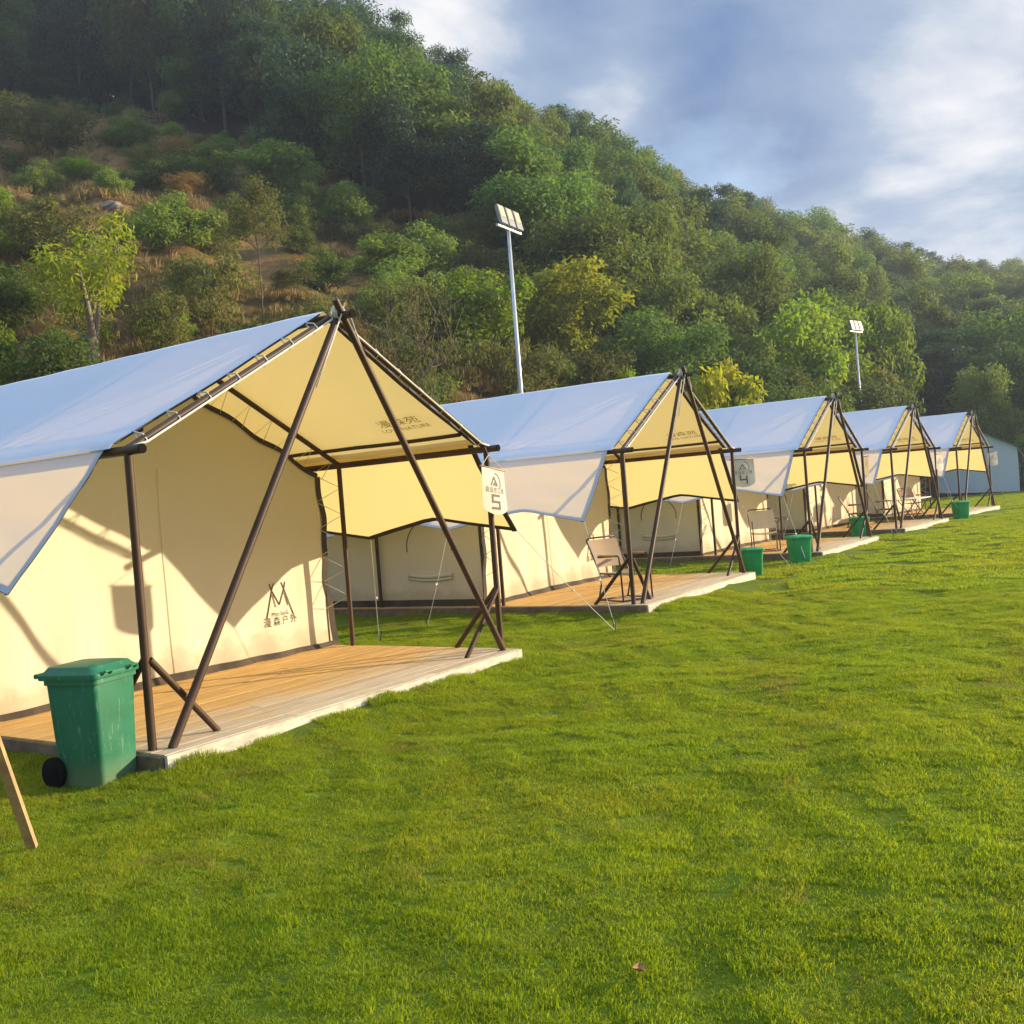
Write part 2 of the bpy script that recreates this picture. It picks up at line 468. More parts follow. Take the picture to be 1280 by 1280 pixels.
def make_tent():
    T = empty('canvas_tent')
    pr = .027
    # frame
    for x in (0, W):
        for y in (0, 2.0, 4.2, 6.4):
            pole('post', (x, y, DZ), (x, y, H - .02), pr if y else .029, T)
        m = MB(); m.tube([(x, -.15, H), (x, 6.6, H)], .033, 12)
        m.tube([(x, -.154, H), (x, -.146, H)], .0335, 12, 1)
        o = m.build('eave_purlin', [M['pole'], M['rubber']], T, True); o.data.set_sharp_from_angle(angle=R(50))
        s = -1 if x == 0 else 1
        for y in (0, 2.0, 4.2, 6.4):
            pole('rafter', (x, y, H + .01), (W / 2, y, RZ), pr, T)
        c = -s
        pole('knee_brace', (x + c * .02, -.02, DZ + .60), (x + c * .56, .02, DZ), .024, T)
        pole('knee_brace', (x, .02, DZ + .60), (x, .56, DZ), .024, T)
    m = MB(); m.tube([(W / 2, -.22, RZ - .01), (W / 2, 6.6, RZ - .01)], .034, 12); m.tube([(W / 2, -.224, RZ - .01), (W / 2, -.216, RZ - .01)], .0345, 12, 1)
    o = m.build('ridge_pole', [M['pole'], M['rubber']], T, True); o.data.set_sharp_from_angle(angle=R(50))
    for s in (-1, 1):
        b = Vector((W / 2 - s * (W / 2 - .09), -.085, DZ)); t = Vector((W / 2 + s * .08, -.085 + s * .034, RZ + .11))
        pole('leaning_pole', b, t, .031, T)
    # fly roof
    NU, ys = 14, np.concatenate([[.10], np.linspace(.3, 6.6, 64)])
    m = MB()
    rows = []
    for s, us in ((-1, np.linspace(1, 0, NU)), (1, np.linspace(0, 1, NU)[1:])):
        for u in us: rows.append([roof_pt(s, u, y + (.015 * math.sin(PI * u) if y == .10 else 0)) for y in ys])
    m.grid(rows)
    fly = m.build('fly_roof', M['fly_cloth'], T, True)
    for s in (-1, 1):        # dark webbing under the seam and along the front edge
        m = MB()
        ul = .885
        m.tube([roof_pt(s, ul, y, .036) for y in np.linspace(.14, 6.5, 24)], .020, 8)
        m.build('roof_strap', M['webbing'], fly, True)
        m = MB()
        m.grid([[roof_pt(s, u, .10 + .015 * math.sin(PI * u) + .004, .054) for u in np.linspace(.02, 1, NU)], [roof_pt(s, u, .155 + .015 * math.sin(PI * u), .054) for u in np.linspace(.02, 1, NU)]])
        m.grid([[roof_pt(s, u, .10 + .015 * math.sin(PI * u) - .004, .066) for u in np.linspace(.02, 1, NU)], [roof_pt(s, u, .10 + .015 * math.sin(PI * u) - .004, .048) for u in np.linspace(.02, 1, NU)]])
        m.build('edge_trim', M['webbing'], fly)
        # hem lap over the flap, outside
        m = MB()
        m.grid([[roof_pt(s, u, y, .070) for y in ys] for u in (.955, .98, 1.0)] + [[flap_pt(s, l, y, .010) for y in ys] for l in (.03, .06)])
        m.build('seam_lap', M['fly_cloth'], fly, True)
    m = MB()
    def rx(a, b):       # lettering on the underside of the right slope, read from below
        u = .735 - b * .46
        return roof_pt(1, u, .62 - a, .028)
    add_text(m, '漫森苑', .13, lambda a, b: rx(a, b + .05), sx=1.35)
    add_text(m, 'LOVE NATURE', .085, lambda a, b: rx(a, b - .07), sx=1.1)
    m.build('printed_lettering', M['faded_ink'], fly)
    # side flaps
    ky = sorted(set([round(float(v), 3) for v in np.linspace(.22, 6.5, 46)] + [k[0] for k in KN]))
    for s in (-1, 1):
        m = MB(); NL = 10
        def fy(y, v): return y - (.04 * (1 - v) if y < .23 else 0)
        m.grid([[flap_pt(s, flap_len(y) * v, fy(y, v)) for y in ky] for v in np.linspace(.0, 1, NL)])
        fl = m.build('side_flap', M['flap_cloth'], T, True)
        m = MB()
        m.grid([[flap_pt(s, flap_len(y) - .055, y, -.006) for y in ky], [flap_pt(s, flap_len(y), y, -.006) for y in ky], [flap_pt(s, flap_len(y) + .006, y, .004) for y in ky]])
        m.grid([[flap_pt(s, flap_len(.22) * v, fy(.22, v) + dy, -.006) for v in np.linspace(0, 1, NL)] for dy in (.055, 0)] + [[flap_pt(s, flap_len(.22) * v, fy(.22, v) - .006, .004) for v in np.linspace(0, 1, NL)]])
        m.build('edge_trim', M['webbing'], fl)
    # lacing of the fly to the front rafters
    m = MB()
    for s in (-1, 1):
        pts = []; run = []
        for i in range(7):
            u = .10 + i * .138
            p = roof_pt(s, u, .12, .064)
            x = W / 2 + s * W / 2 * (u + .01); z = RZ - (RZ - H) * (u + .01)
            q1 = Vector((x, -.036, z)); q0 = Vector((x, .0, z + .042)); q2 = Vector((x, .006, z - .04))
            m.tube([p, q0, q1, q2, p], .0062, 6)
            run.append(q1 + Vector((0, -.004, -.012)))
        x = W / 2 + s * .07
        m.tube([(x, -.06, RZ - .04)] + run + [(W / 2 + s * (W / 2 - .01), -.05, H + .03)], .0085, 6)
    o = m.build('lacing_rope', M['rope'], T, True)
    m = MB()
    for k in range(4):
        m.tube([(W / 2 + .055 * math.cos(t), -.10 + k * .022 + .05 * math.sin(2 * t) * .3, RZ + .02 + .06 * math.sin(t)) for t in np.linspace(0, 2 * PI, 11)], .008, 6)
    m.tube([(W / 2 - .02, -.135, RZ + .02), (W / 2 - .21, -.128, RZ - .32), (W / 2 - .38, -.122, RZ - .62)], .006, 6)
    m.tube([(W / 2 + .02, -.16, RZ + .02), (W / 2 + .20, -.128, RZ - .30), (W / 2 + .34, -.122, RZ - .55)], .006, 6)
    m.build('lashing', M['rope'], T, True)
    # front wall of the inner tent
    YW = 2.3
    def top_z(x): return 3.07 - abs(x - W / 2) / (W / 2) * 1.06
    def wavy(z): return .03 * math.sin(z * 5.2) + .012 * math.sin(z * 13)
    def wall_pt(u, v):
        x0, x1 = .06, W - .03
        x = x0 + (x1 - x0) * u
        zt = top_z(x); z = DZ + (zt - DZ) * v
        k = min(1, 4 * (1 - abs(2 * u - 1)))
        x += (1 - k) * wavy(z) * (1 if u > .5 else -1) + (.06 * (1 - v) ** 2 * (2 * u - 1))
        y = YW + .035 * math.sin(PI * v) * math.sin(PI * u) + wrinkle(x, 0, z, .006) + .02 * (1 - v) ** 3 * math.sin(x * 11)
        return Vector((x, y, z))
    m = MB(); m.grid([[wall_pt(u, v) for u in np.linspace(0, 1, 49)] for v in np.linspace(0, 1, 33)])
    fw = m.build('front_wall', M['canvas'], T, True)
    m = MB(); m.grid([[wall_pt(u, v) + Vector((0, -.012 - .02 * (1 - k), -.004)) for u in np.linspace(0, 1, 49)] for k, v in ((0, .0), (1, .028 ))])
    for i in range(48):
        pass
    m.build('ground_hem', M['hem'], fw)
    m = MB()
    for u in (0, 1):
        s = -1 if u == 0 else 1
        m.grid([[wall_pt(u, v) + Vector((s * dx, -.008, 0)) for v in np.linspace(0, 1, 33)] for dx in (-.045, .035)])
    m.grid([[wall_pt(u, 1) + Vector((0, -.008, .03 + .018 * math.sin(u * 38))) for u in np.linspace(0, 1, 65)], [wall_pt(u, 1) + Vector((0, -.008, -.03 + .018 * math.sin(u * 38))) for u in np.linspace(0, 1, 65)]])
    m.build('edge_trim', M['webbing'], fw)
    m = MB()
    for ux in (.475,):
        m.tube([wall_pt(ux, v) + Vector((0, -.006, 0)) for v in np.linspace(.02, .7, 12)], .0025, 6)
    m.build('door_zip', M['canvas'], fw, True)
    m = MB()
    def lx(a, b):
        x = 3.33 + a * .92; z = .70 + b
        u = (x - .06) / (W - .09); v = (z - DZ) / (top_z(x) - DZ)
        return wall_pt(u, v) + Vector((0, -.007, 0))
    for cx in (-.095, .10):
        o = -1 if cx < 0 else 1
        stroke(m, [(cx - o * .035, .205), (cx + o * .155 , -.10 - .0)] if False else [(cx - .0 * o, .14), (cx + o * .11, -.145)], .014, lx)
        stroke(m, [(cx, .14), (cx - o * .035, .215)], .014, lx)
        stroke(m, [(cx, .14), (cx + o * .03, .215)], .014, lx)
        stroke(m, [(cx, .14), (0, -.02)], .014, lx)
        stroke(m, [(cx + .0, .10), (cx + .035, -.04)], .012, lx)
    add_text(m, 'Mɑn SenG', .062, lambda a, b: lx(a, b - .115))
    for i, ch in enumerate('漫森户外'):
        add_text(m, ch, .105, lambda a, b, i=i: lx(a + (i - 1.5) * .135, b - .195))
    m.build('printed_logo', M['ink'], fw)
    # lashings from the wall edge to the inner frame
    for s in (-1, 1):
        m = MB()
        xe = W / 2 + s * (W / 2 - .02)
        for z in (1.75, 1.45, 1.15, .85, .55):
            a = Vector((xe - s * .05, YW - .01, z)); b = Vector((W / 2 + s * W / 2, 2.0, z + .13)); c = Vector((xe - s * .05, YW - .01, z + .28))
            m.tube([a, b, c], .005, 5)
        for u in np.linspace(.15, .95, 7):
            a = Vector((W / 2 + s * (W / 2) * u, YW - .01, top_z(W / 2 + s * W / 2 * u))); b = Vector((W / 2 + s * W / 2 * u, 2.0, RZ - (RZ - H) * u))
            c = Vector((W / 2 + s * (W / 2) * (u + .06), YW - .01, top_z(W / 2 + s * W / 2 * (u + .06))))
            m.tube([a, b, c], .004, 5)
        m.build('wall_lashing_rope', M['rope'], T, True)
    # side walls, rear wall, inner roof
    for s in (-1, 1):
        xw = W / 2 + s * (W / 2 - .05)
        def sp(y, z): return Vector((xw + s * (.03 * math.sin(PI * (z - DZ) / 1.9) * math.sin((y - YW) * 2.4) + wrinkle(y, 0, z, .006)), y, z))
        ysw = np.linspace(YW + .01, 6.3, 40)
        m = MB(); m.grid([[sp(y, z) for y in ysw] for z in np.linspace(DZ - .01, 2.04, 20)])
        sw = m.build('side_wall', M['canvas'], T, True)
        m = MB(); m.grid([[sp(y, z) + Vector((s * .008, 0, 0)) for y in ysw] for z in (DZ - .09, DZ + .04, DZ + .10)])
        m.grid([[sp(y, z) + Vector((s * .009, -.004, 0)) for z in np.linspace(DZ, 2.04, 20)] for y in (YW + .0, YW + .06)])
        m.build('ground_hem', M['hem'], sw)
        m = MB()
        ring = [(3.25 + .42 * math.cos(t) * 1.0, 1.0 + .40 * math.sin(t)) for t in np.linspace(-.15, PI + .15, 17)]
        m.tube([sp(y, z) + Vector((s * .006, 0, 0)) for y, z in ring], .007, 6)
        m.build('window_zip', M['webbing'], sw, True)
        m = MB()
        for k, (zz, rr) in enumerate(((.60, .035), (.545, .022))):
            m.tube([sp(y, zz - .03 * math.sin(PI * (y - 2.85) / .8)) + Vector((s * .02, 0, 0)) for y in np.linspace(2.85, 3.65, 12)], rr, 7)
        m.build('rolled_window', M['canvas'], sw, True)
    m = MB(); m.grid([[Vector((x, 6.3, DZ + (top_z(x) - DZ) * v)) for x in np.linspace(.05, W - .05, 21)] for v in np.linspace(0, 1, 8)])
    m.build('rear_wall', M['canvas'], T, True)
    m = MB(); m.grid([[Vector((x, y, top_z(x) - .03 * math.sin(PI * (y - YW) / 4))) for x in np.linspace(.02, W - .02, 21)] for y in np.linspace(YW, 6.3, 10)])
    m.build('inner_roof', M['canvas'], T, True)
    # guy ropes
    for s in (-1, 1):
        for y, out, dy in ((.22, 1.05, -.45), (2.3, 1.05, .25), (4.45, 1.05, .1), (6.5, 1.0, .5)):
            a = flap_pt(s, 1.18, y); b = Vector((W / 2 + s * (W / 2 + out + (.9 if s > 0 and y < 1 else 0)), y + dy, .02))
            m = MB(); mid = (a + b) / 2 + Vector((0, 0, -.03))
            m.tube([a, mid, b], .0042, 5); m.tube([mid + (b - a) * .05, mid + (b - a) * .05 + Vector((s * .03, .01, -.01))], .014, 6)
            g = m.build('guy_rope', M['rope'], T)
            pole('ground_peg', b + Vector((0, 0, -.06)), b + Vector((s * .05, 0, .09)), .008, g, 'peg', 6)
    return T

tent0 = make_tent()
TL = {5: 'nearest cream tent with blue-grey fly sheet and number 5 banner',
      4: 'second cream tent, the one sheltering the brown camp chair on its deck',
      3: 'middle cream tent of the five, pale reclined chair standing inside it',
      2: 'fourth cream tent of the row, low table under its canopy',
      1: 'farthest small cream tent of the row, next to the grey closed tent'}
for k in (5, 4, 3, 2, 1):
    o = tent0 if k == 5 else copy_tree(tent0)
    x, y, a = TENTS[k]
    o.location = (x, y, 0); o.rotation_euler.z = a
    tag(o, TL[k], 'tent', 'cream canvas tents in a row along the lawn')

for ch in [c for c in tent0.children if c.name.startswith('guy_rope')]:
    v0 = ch.data.vertices[0].co
    if v0.x < W / 2 and v0.y < .6:
        for g in list(ch.children): bpy.data.objects.remove(g)
        bpy.data.objects.remove(ch)
def tw(k, lx, ly, z=0):
    x, y, a = TENTS[k]; c, s = math.cos(a), math.sin(a)
    return Vector((x + c * lx - s * ly, y + s * lx + c * ly, z))

# decks
def make_deck():
    D = empty('wooden_deck')
    m = MB(); pv = []
    y = -.205; r = random.Random(3)
    while y < 6.6:
        w = .138; xs = [-.06, W / 3 + r.uniform(-.5, .5), 2 * W / 3 + r.uniform(-.5, .5), W + .01]
        for a, b in zip(xs[:-1], xs[1:]):
            z = DZ - .014 + r.uniform(-.0015, .0015)
            m.box(((a + b) / 2, y + w / 2, z), (b - a - .003, w - .007, .028)); pv += [r.random()] * 6
        y += w
    o = m.build('planking', M['deck_wood'], D)
    at = o.data.attributes.new('plank', 'FLOAT', 'FACE'); at.data.foreach_set('value', pv)
    m = MB(); m.box((W / 2 - .025, -.221, .050), (W + .08, .030, .146)); m.build('fascia_board', M['fascia_wood'], D)
    m = MB()
    for x in (-.080, W + .028): m.box((x, 3.2, .045), (.03, 6.8, .140))
    for x in np.linspace(.4, W - .4, 5): m.box((x, 3.2, .045), (.06, 6.7, .10))
    m.build('joist', M['joist_wood'], D)
    return D
deck0 = make_deck()
DL = {5: 'weathered plank deck under the nearest tent', 4: 'plank deck carrying the brown camp chair', 3: 'plank deck under the middle tent', 2: 'plank deck carrying the low table', 1: 'small plank deck of the farthest cream tent'}
for k in (5, 4, 3, 2, 1):
    o = deck0 if k == 5 else copy_tree(deck0)
    x, y, a = TENTS[k]; o.location = (x, y, 0); o.rotation_euler.z = a
    tag(o, DL[k], 'deck', 'wooden decks under the tents')

# number banners
def make_banner(num, loc, rz, label, tilt=0):
    B = empty('number_banner', loc, rz)
    w, h = .41, .46
    out = [(-w / 2, 0), (-w / 2, -h * .84)] + [(-w / 2 + w * t, -h * .84 - h * .16 * math.sin(PI * t) ** .6) for t in np.linspace(.06, .94, 9)] + [(w / 2, -h * .84), (w / 2, 0)]
    def P(x, z, d=0): return Vector((x, d + .012 * math.sin(x * 9 + z * 5), z + tilt * x))
    m = MB(); rows = []
    for v in np.linspace(0, 1, 9):
        row = []
        for u in np.linspace(0, 1, 13):
            x = -w / 2 + w * u; b = h * (.84 + .16 * math.sin(PI * u) ** .6)
            row.append(P(x, -b * v))
        rows.append(row)
    m.grid(rows)
    c = m.build('banner_cloth', M['banner_cloth'], B, True)
    m = MB(); xf = lambda x, z: P(x, z, -.004)
    stroke(m, [(.035 + .075 * math.cos(t), -.135 + .085 * math.sin(t)) for t in np.linspace(-.75, 1.75, 14)], .012, xf)
    stroke(m, [(-.065, -.175), (-.005, -.085), (.05, -.175)], .018, xf)
    stroke(m, [(-.025, -.18), (-.005, -.14), (.018, -.18)], .010, xf)
    for i, ch in enumerate('良设京江缘'):
        add_text(m, ch, .062, lambda a, b, i=i: xf(a + (i - 2) * .066, b - .222))
    if num:
        s = .075
        seg = {'5': [(1, 2), (-1, 2), (-1, 0), (1, 0), (1, -2), (-1, -2)], '4': [(-1, 2), (-1, 0), (1, 0)], '3': [(-1, 2), (1, 2), (1, 0), (-1, 0)]}
        pts = [(a * s * .75, -.335 + b * s * .42 * 1.0) for a, b in seg[num]]
        q = [(p[0], p[1]) for p in pts]
        for (a, b) in zip(q[:-1], q[1:]):
            e = .012
            dx, dy = (b[0] - a[0]), (b[1] - a[1]); L = math.hypot(dx, dy)
            stroke(m, [(a[0] - dx / L * e, a[1] - dy / L * e), (b[0] + dx / L * e, b[1] + dy / L * e)], .024, xf)
        if num == '4': stroke(m, [(.056, -.27), (.056, -.405)], .024, xf)
        if num == '3': stroke(m, [(.056, -.335), (.056, -.405), (-.06, -.405)], .024, xf)
    m.build('printed_marks', M['sign_ink'], c)
    m = MB(); m.tube([P(-w / 2 - .02, .0), P(w / 2 + .02, 0)], .009, 8); m.build('banner_rod', M['fresh_wood'], B, True)
    m = MB(); m.tube([P(-w / 2, 0), P(-.02, .13, .02), P(w / 2, 0)], .004, 5); m.tube([P(-.02, .13, .02), P(-.02, .22, .05)], .004, 5); m.build('hanging_cord', M['rope'], B)
    tag(B, label, 'banner', 'hanging number banners on the tents')
make_banner('5', tw(5, 4.075, -.085, 1.925), .02, 'hanging cream banner numbered 5 on the nearest tent', -.13)
make_banner('4', tw(4, 4.22, -.12, 1.97), -.8, 'shaded hanging banner numbered 4 on the second tent', .0)
make_banner(None, tw(3, 4.10, -.09, 1.96), .5, 'narrow edge-on hanging banner on the middle tent')
make_banner(None, tw(2, 4.16, -.09, 1.93), -.25, 'hanging banner on the fourth tent, blank towards the camera', -.05)
make_banner(None, tw(1, 4.20, -.09, 1.93), -.7, 'tiny pinkish banner on the farthest tent')

# ------------------------------------------------------------------ wheelie bins
def make_bin():
    B = empty('wheelie_bin')
    def rrect(w, d, r, z, n=4, dy=0):
        pts = []
        for cx, cy, a0 in ((w / 2 - r, d / 2 - r, 0), (-w / 2 + r, d / 2 - r, 90), (-w / 2 + r, -d / 2 + r, 180), (w / 2 - r, -d / 2 + r, 270)):
            for i in range(n + 1):
                t = R(a0 + 90 * i / n); pts.append(Vector((cx + r * math.cos(t), cy + r * math.sin(t) + dy, z)))
        return pts
    def loft(m, rings, cap0=True, cap1=True):
        n = len(rings[0]); vs = [p for r in rings for p in r]; fs = []
        for i in range(len(rings) - 1):
            for k in range(n): fs.append((i * n + k, i * n + (k + 1) % n, (i + 1) * n + (k + 1) % n, (i + 1) * n + k))
        if cap0: fs.append(tuple(range(n - 1, -1, -1)))
        if cap1: fs.append(tuple((len(rings) - 1) * n + k for k in range(n)))
        m.add(vs, fs)
    m = MB()
    loft(m, [rrect(.37, .40, .035, .0), rrect(.375, .405, .04, .012), rrect(.40, .435, .04, .35, dy=.008), rrect(.425, .465, .04, .655, dy=.012), rrect(.455, .495, .045, .66, dy=.012), rrect(.455, .495, .045, .69, dy=.012)])
    for x in (-.12, .12): m.box((x, .245, .35), (.02, .03, .5))
    body = m.build('bin_body', M['green_plastic'], B, True); body.data.set_sharp_from_angle(angle=R(40))
    m = MB()
    loft(m, [rrect(.485, .55, .05, .692, dy=.02), rrect(.49, .555, .05, .70, dy=.02), rrect(.488, .552, .05, .725, dy=.02), rrect(.43, .49, .05, .745, dy=.02), rrect(.39, .45, .05, .768, dy=.02), rrect(.28, .32, .05, .778, dy=.02)])
    for x in (-.13, .13): m.tube([(x - .04, -.262, .715), (x - .035, -.285, .735), (x + .035, -.285, .735), (x + .04, -.262, .715)], .008, 6)
    m.tube([(-.21, .33, .715), (.21, .33, .715)], .016, 8)
    for x in (-.2, 0, .2): m.box((x, .30, .715), (.03, .07, .025))
    lid = m.build('bin_lid', M['green_plastic'], B, True); lid.data.set_sharp_from_angle(angle=R(35))
    for s in (-1, 1):
        m = MB()
        def cyl(x0, x1, r, mi):
            m.tube([(x0, .215, .10), (x0 + (x1 - x0) * .15, .215, .10), (x0 + (x1 - x0) * .85, .215, .10), (x1, .215, .10)], [r * .9, r, r, r * .9], 18, mi)
        cyl(s * .19, s * .245, .10, 0); cyl(s * .24, s * .252, .055, 0)
        wv = m.build('bin_wheel', [M['rubber'], M['lamp_case']], B, True); wv.data.set_sharp_from_angle(angle=R(40))
    m = MB(); m.tube([(-.2, .215, .10), (.2, .215, .10)], .012, 8); m.build('axle', M['galvanised'], B, True)
    return B
bin0 = make_bin()
bin0.location = (3.77, 6.06, -.01); bin0.rotation_euler = (0, 0, .26); bin0.scale = (.88, .86, 1)
tag(bin0, 'large scuffed green wheelie bin at the left corner of the nearest tent', 'bin')
def make_small_bin():
    B = empty('waste_bin')
    def ring(w, d, z, r=.035, n=3):
        pts = []
        for cx, cy, a0 in ((w / 2 - r, d / 2 - r, 0), (-w / 2 + r, d / 2 - r, 90), (-w / 2 + r, -d / 2 + r, 180), (w / 2 - r, -d / 2 + r, 270)):
            for i in range(n + 1):
                t = R(a0 + 90 * i / n); pts.append(Vector((cx + r * math.cos(t), cy + r * math.sin(t), z)))
        return pts
    def loft(rings):
        m = MB(); n = len(rings[0])
        fs = [(i * n + k, i * n + (k + 1) % n, (i + 1) * n + (k + 1) % n, (i + 1) * n + k) for i in range(len(rings) - 1) for k in range(n)]
        fs += [tuple(range(n - 1, -1, -1)), tuple((len(rings) - 1) * n + k for k in range(n))]
        m.add([p for r in rings for p in r], fs); return m
    b = loft([ring(.30, .26, 0), ring(.31, .27, .02), ring(.36, .32, .40), ring(.385, .345, .405), ring(.385, .345, .425)]).build('bin_body', M['bright_green_plastic'], B, True); b.data.set_sharp_from_angle(angle=R(35))
    l = loft([ring(.40, .36, .427), ring(.40, .36, .445), ring(.35, .31, .468), ring(.20, .18, .475)]).build('bin_lid', M['bright_green_plastic'], B, True); l.data.set_sharp_from_angle(angle=R(35))
    return B
sb0 = make_small_bin()
BINS = [((16.55, 6.68), .75, 'small bright green bin beside the right post of the second tent', 1.0),
        ((18.75, 6.60), .8, 'small bright green bin by the left post of the middle tent', 1.1),
        ((25.62, 7.45), .7, 'small green bin half hidden by the right poles of the middle tent', 1.1),
        ((32.3, 6.40), .8, 'tiny green bin standing before the farthest cream tent', 1.15)]
for i, ((x, y), a, lab, k) in enumerate(BINS):
    o = sb0 if i == 0 else copy_tree(sb0)
    o.location = (x, y, gz(x, y) + .01); o.rotation_euler = (0, 0, a); o.scale = (k, k, k)
    tag(o, lab, 'bin', 'small green bins by the tents')

# ------------------------------------------------------------------ camp furniture
def make_chair(name, cloth_m, loc, rz, label, lean=.18, group='folding camp chairs on the decks'):
    C = empty(name, loc, rz); C.rotation_euler.z = rz
    w, sz, bh = .52, .40, .86
    m = MB()
    for s in (-1, 1):
        x = s * w / 2
        m.tube([(x, -.26, .02), (x, -.25, .40), (x, -.235, .60), (x, -.20, .62), (x, .20, .60)], .012, 8)
        m.tube([(x, .22 + lean + .02, bh - .03), (x, .22 + lean, bh - .06), (x, .20, .42), (x, .16, .25), (x, .24, .02)], .012, 8)
        m.tube([(x, -.27, .02), (x, .26, .02)], .011, 8)
        m.tube([(x, -.24, .38), (x, .20, .38)], .011, 8)
    m.tube([(-w / 2, -.26, .02), (w / 2, -.26, .02)], .011, 8); m.tube([(-w / 2, .24, .02), (w / 2, .24, .02)], .011, 8)
    m.tube([(-w / 2, .22 + lean + .02, bh - .03), (-w / 2 + .04, .23 + lean, bh), (w / 2 - .04, .23 + lean, bh), (w / 2, .22 + lean + .02, bh - .03)], .012, 8)
    m.build('chair_frame', M['chair_metal'], C, True)
    m = MB(); rows = []
    for v in np.linspace(0, 1, 8):
        rows.append([Vector((x, -.25 + .44 * v, sz - .03 * math.sin(PI * v) - .025 * math.cos(x / w * PI))) for x in np.linspace(-w / 2, w / 2, 9)])
    m.grid(rows); m.build('seat', M[cloth_m], C, True)
    m = MB(); rows = []
    for v in np.linspace(0, 1, 8):
        rows.append([Vector((x, .20 + .02 + (lean) * v + .03 * math.cos(x / w * PI), sz + .06 + (bh - sz - .09) * v)) for x in np.linspace(-w / 2, w / 2, 9)])
    m.grid(rows); m.build('backrest', M[cloth_m], C, True)
    for s in (-1, 1):
        m = MB(); m.box((s * w / 2, 0, .622), (.04, .36, .018)); m.build('armrest', M['fresh_wood'], C)
    tag(C, label, 'chair', group)
    return C
make_chair('camp_chair', 'chair_cloth', tw(4, .50, .36, DZ), R(-20), 'brown fabric folding camp chair behind the left post of the second tent')
make_chair('camp_chair', 'pale_chair_cloth', tw(3, .62, 1.15, DZ), R(-62), 'pale camp chair leaning back under the middle tent', .34)
make_chair('camp_chair', 'chair_cloth', tw(2, 1.55, 1.5, DZ), R(15), 'brown chair under the fourth tent, right of the low table')
make_chair('camp_chair', 'chair_cloth', tw(1, .35, 1.5, DZ), R(-40), 'tiny dark chair under the farthest cream tent')

def make_table(loc, rz, label, w=1.2, d=.55, h=.62, top='table_top', name='folding_table'):
    T = empty(name, loc, rz)
    m = MB()
    for k in range(8): m.box((0, -d / 2 + d / 8 * (k + .5), h), (w, d / 8 - .006, .022))
    m.build('table_top', M[top], T)
    for s in (-1, 1):
        for q in (-1, 1):
            m = MB(); m.tube([(s * w * .42, -q * d * .42, h - .015), (s * w * .42, q * d * .42, 0)], .014, 8); m.build('leg', M['chair_metal'], T, True)
    m = MB(); m.tube([(-w * .42, 0, h * .5), (w * .42, 0, h * .5)], .01, 8); m.build('stretcher', M['chair_metal'], T, True)
    tag(T, label, 'table')
make_table(tw(2, .45, 1.0, DZ), .1, 'low brown folding table under the fourth tent', .75, .45, .42, 'chair_metal')
make_table(tw(2, 4.9, .9, 0), .0, 'long pale folding table between the fourth and the farthest tent', 1.8, .6, .72)
make_chair('camp_chair', 'chair_cloth', tw(2, 3.3, 1.3, DZ), R(20), 'brown chair at the right end of the fourth deck by the pale table')
# wooden stand cut by the left edge of the picture
E_ = empty('wooden_stand', (2.45, 5.15, 0))
def leg(a, b, w=.05, d=.03):
    a = Vector(a); b = Vector(b); m = MB()
    dr = (b - a); rot = dr.to_track_quat('Z', 'X').to_matrix()
    m.box((a + b) / 2, (d, w, dr.length), rot); m.build('leg', M['fresh_wood'], E_)
leg((.375, .06, -.02), (-.02, -.22, 1.05), .05, .028)
leg((-.62, .05, -.02), (-.24, -.22, 1.05), .075, .036); leg((-.62, .62, -.02), (-.26, .16, 1.0), .06, .036)
m = MB(); m.box((-.13, -.19, 1.04), (.30, .035, .07)); m.build('crossbar', M['fresh_wood'], E_)
tag(E_, 'bare wooden trestle stand cut off by the left edge beside the green bin', 'stand')

# ------------------------------------------------------------------ grey closed tent at the end of the row
def grey_tent():
    G = empty('grey_tent', (60.01, 10.97, 0), R(-78)); w, d, h, r = 3.9, 4.6, 2.3, 3.35
    def gp(x, y, z): return Vector((x + wrinkle(y, x, z, .01), y + wrinkle(x, y, z, .012), z))
    m = MB()
    for s in (-1, 1): m.grid([[gp(s * w / 2, y, z) for y in np.linspace(-d / 2, d / 2, 14)] for z in np.linspace(0, h, 8)])
    for y in (-d / 2, d / 2): m.grid([[gp(x, y, (h + (r - h) * (1 - abs(x) / (w / 2))) * v) for x in np.linspace(-w / 2, w / 2, 15)] for v in np.linspace(0, 1, 8)])
    m.build('tent_wall', M['grey_canvas'], G, True)
    m = MB()
    for s in (-1, 1): m.grid([[gp(s * u * (w / 2 + .15), y, r + .03 - (r - h + .06) * u - .03 * math.sin(PI * u)) for y in np.linspace(-d / 2 - .15, d / 2 + .15, 14)] for u in np.linspace(0, 1, 8)])
    m.build('tent_roof', M['grey_canvas'], G, True)
    m = MB(); m.grid([[gp(x, -d / 2 - .02, z) for x in np.linspace(-.5, .5, 5)] for z in np.linspace(.05, 1.6, 6)]); m.build('door_flap', M['grey_canvas'], G, True)
    for s in (-1, 1):
        m = MB(); m.tube([(s * w / 2, -d / 2, h), (s * (w / 2 + 1.2), -d / 2 - .8, .02)], .01, 5); m.build('guy_rope', M['rope'], G)
    tag(G, 'plain blue-grey closed tent at the far end of the row', 'tent')
grey_tent()

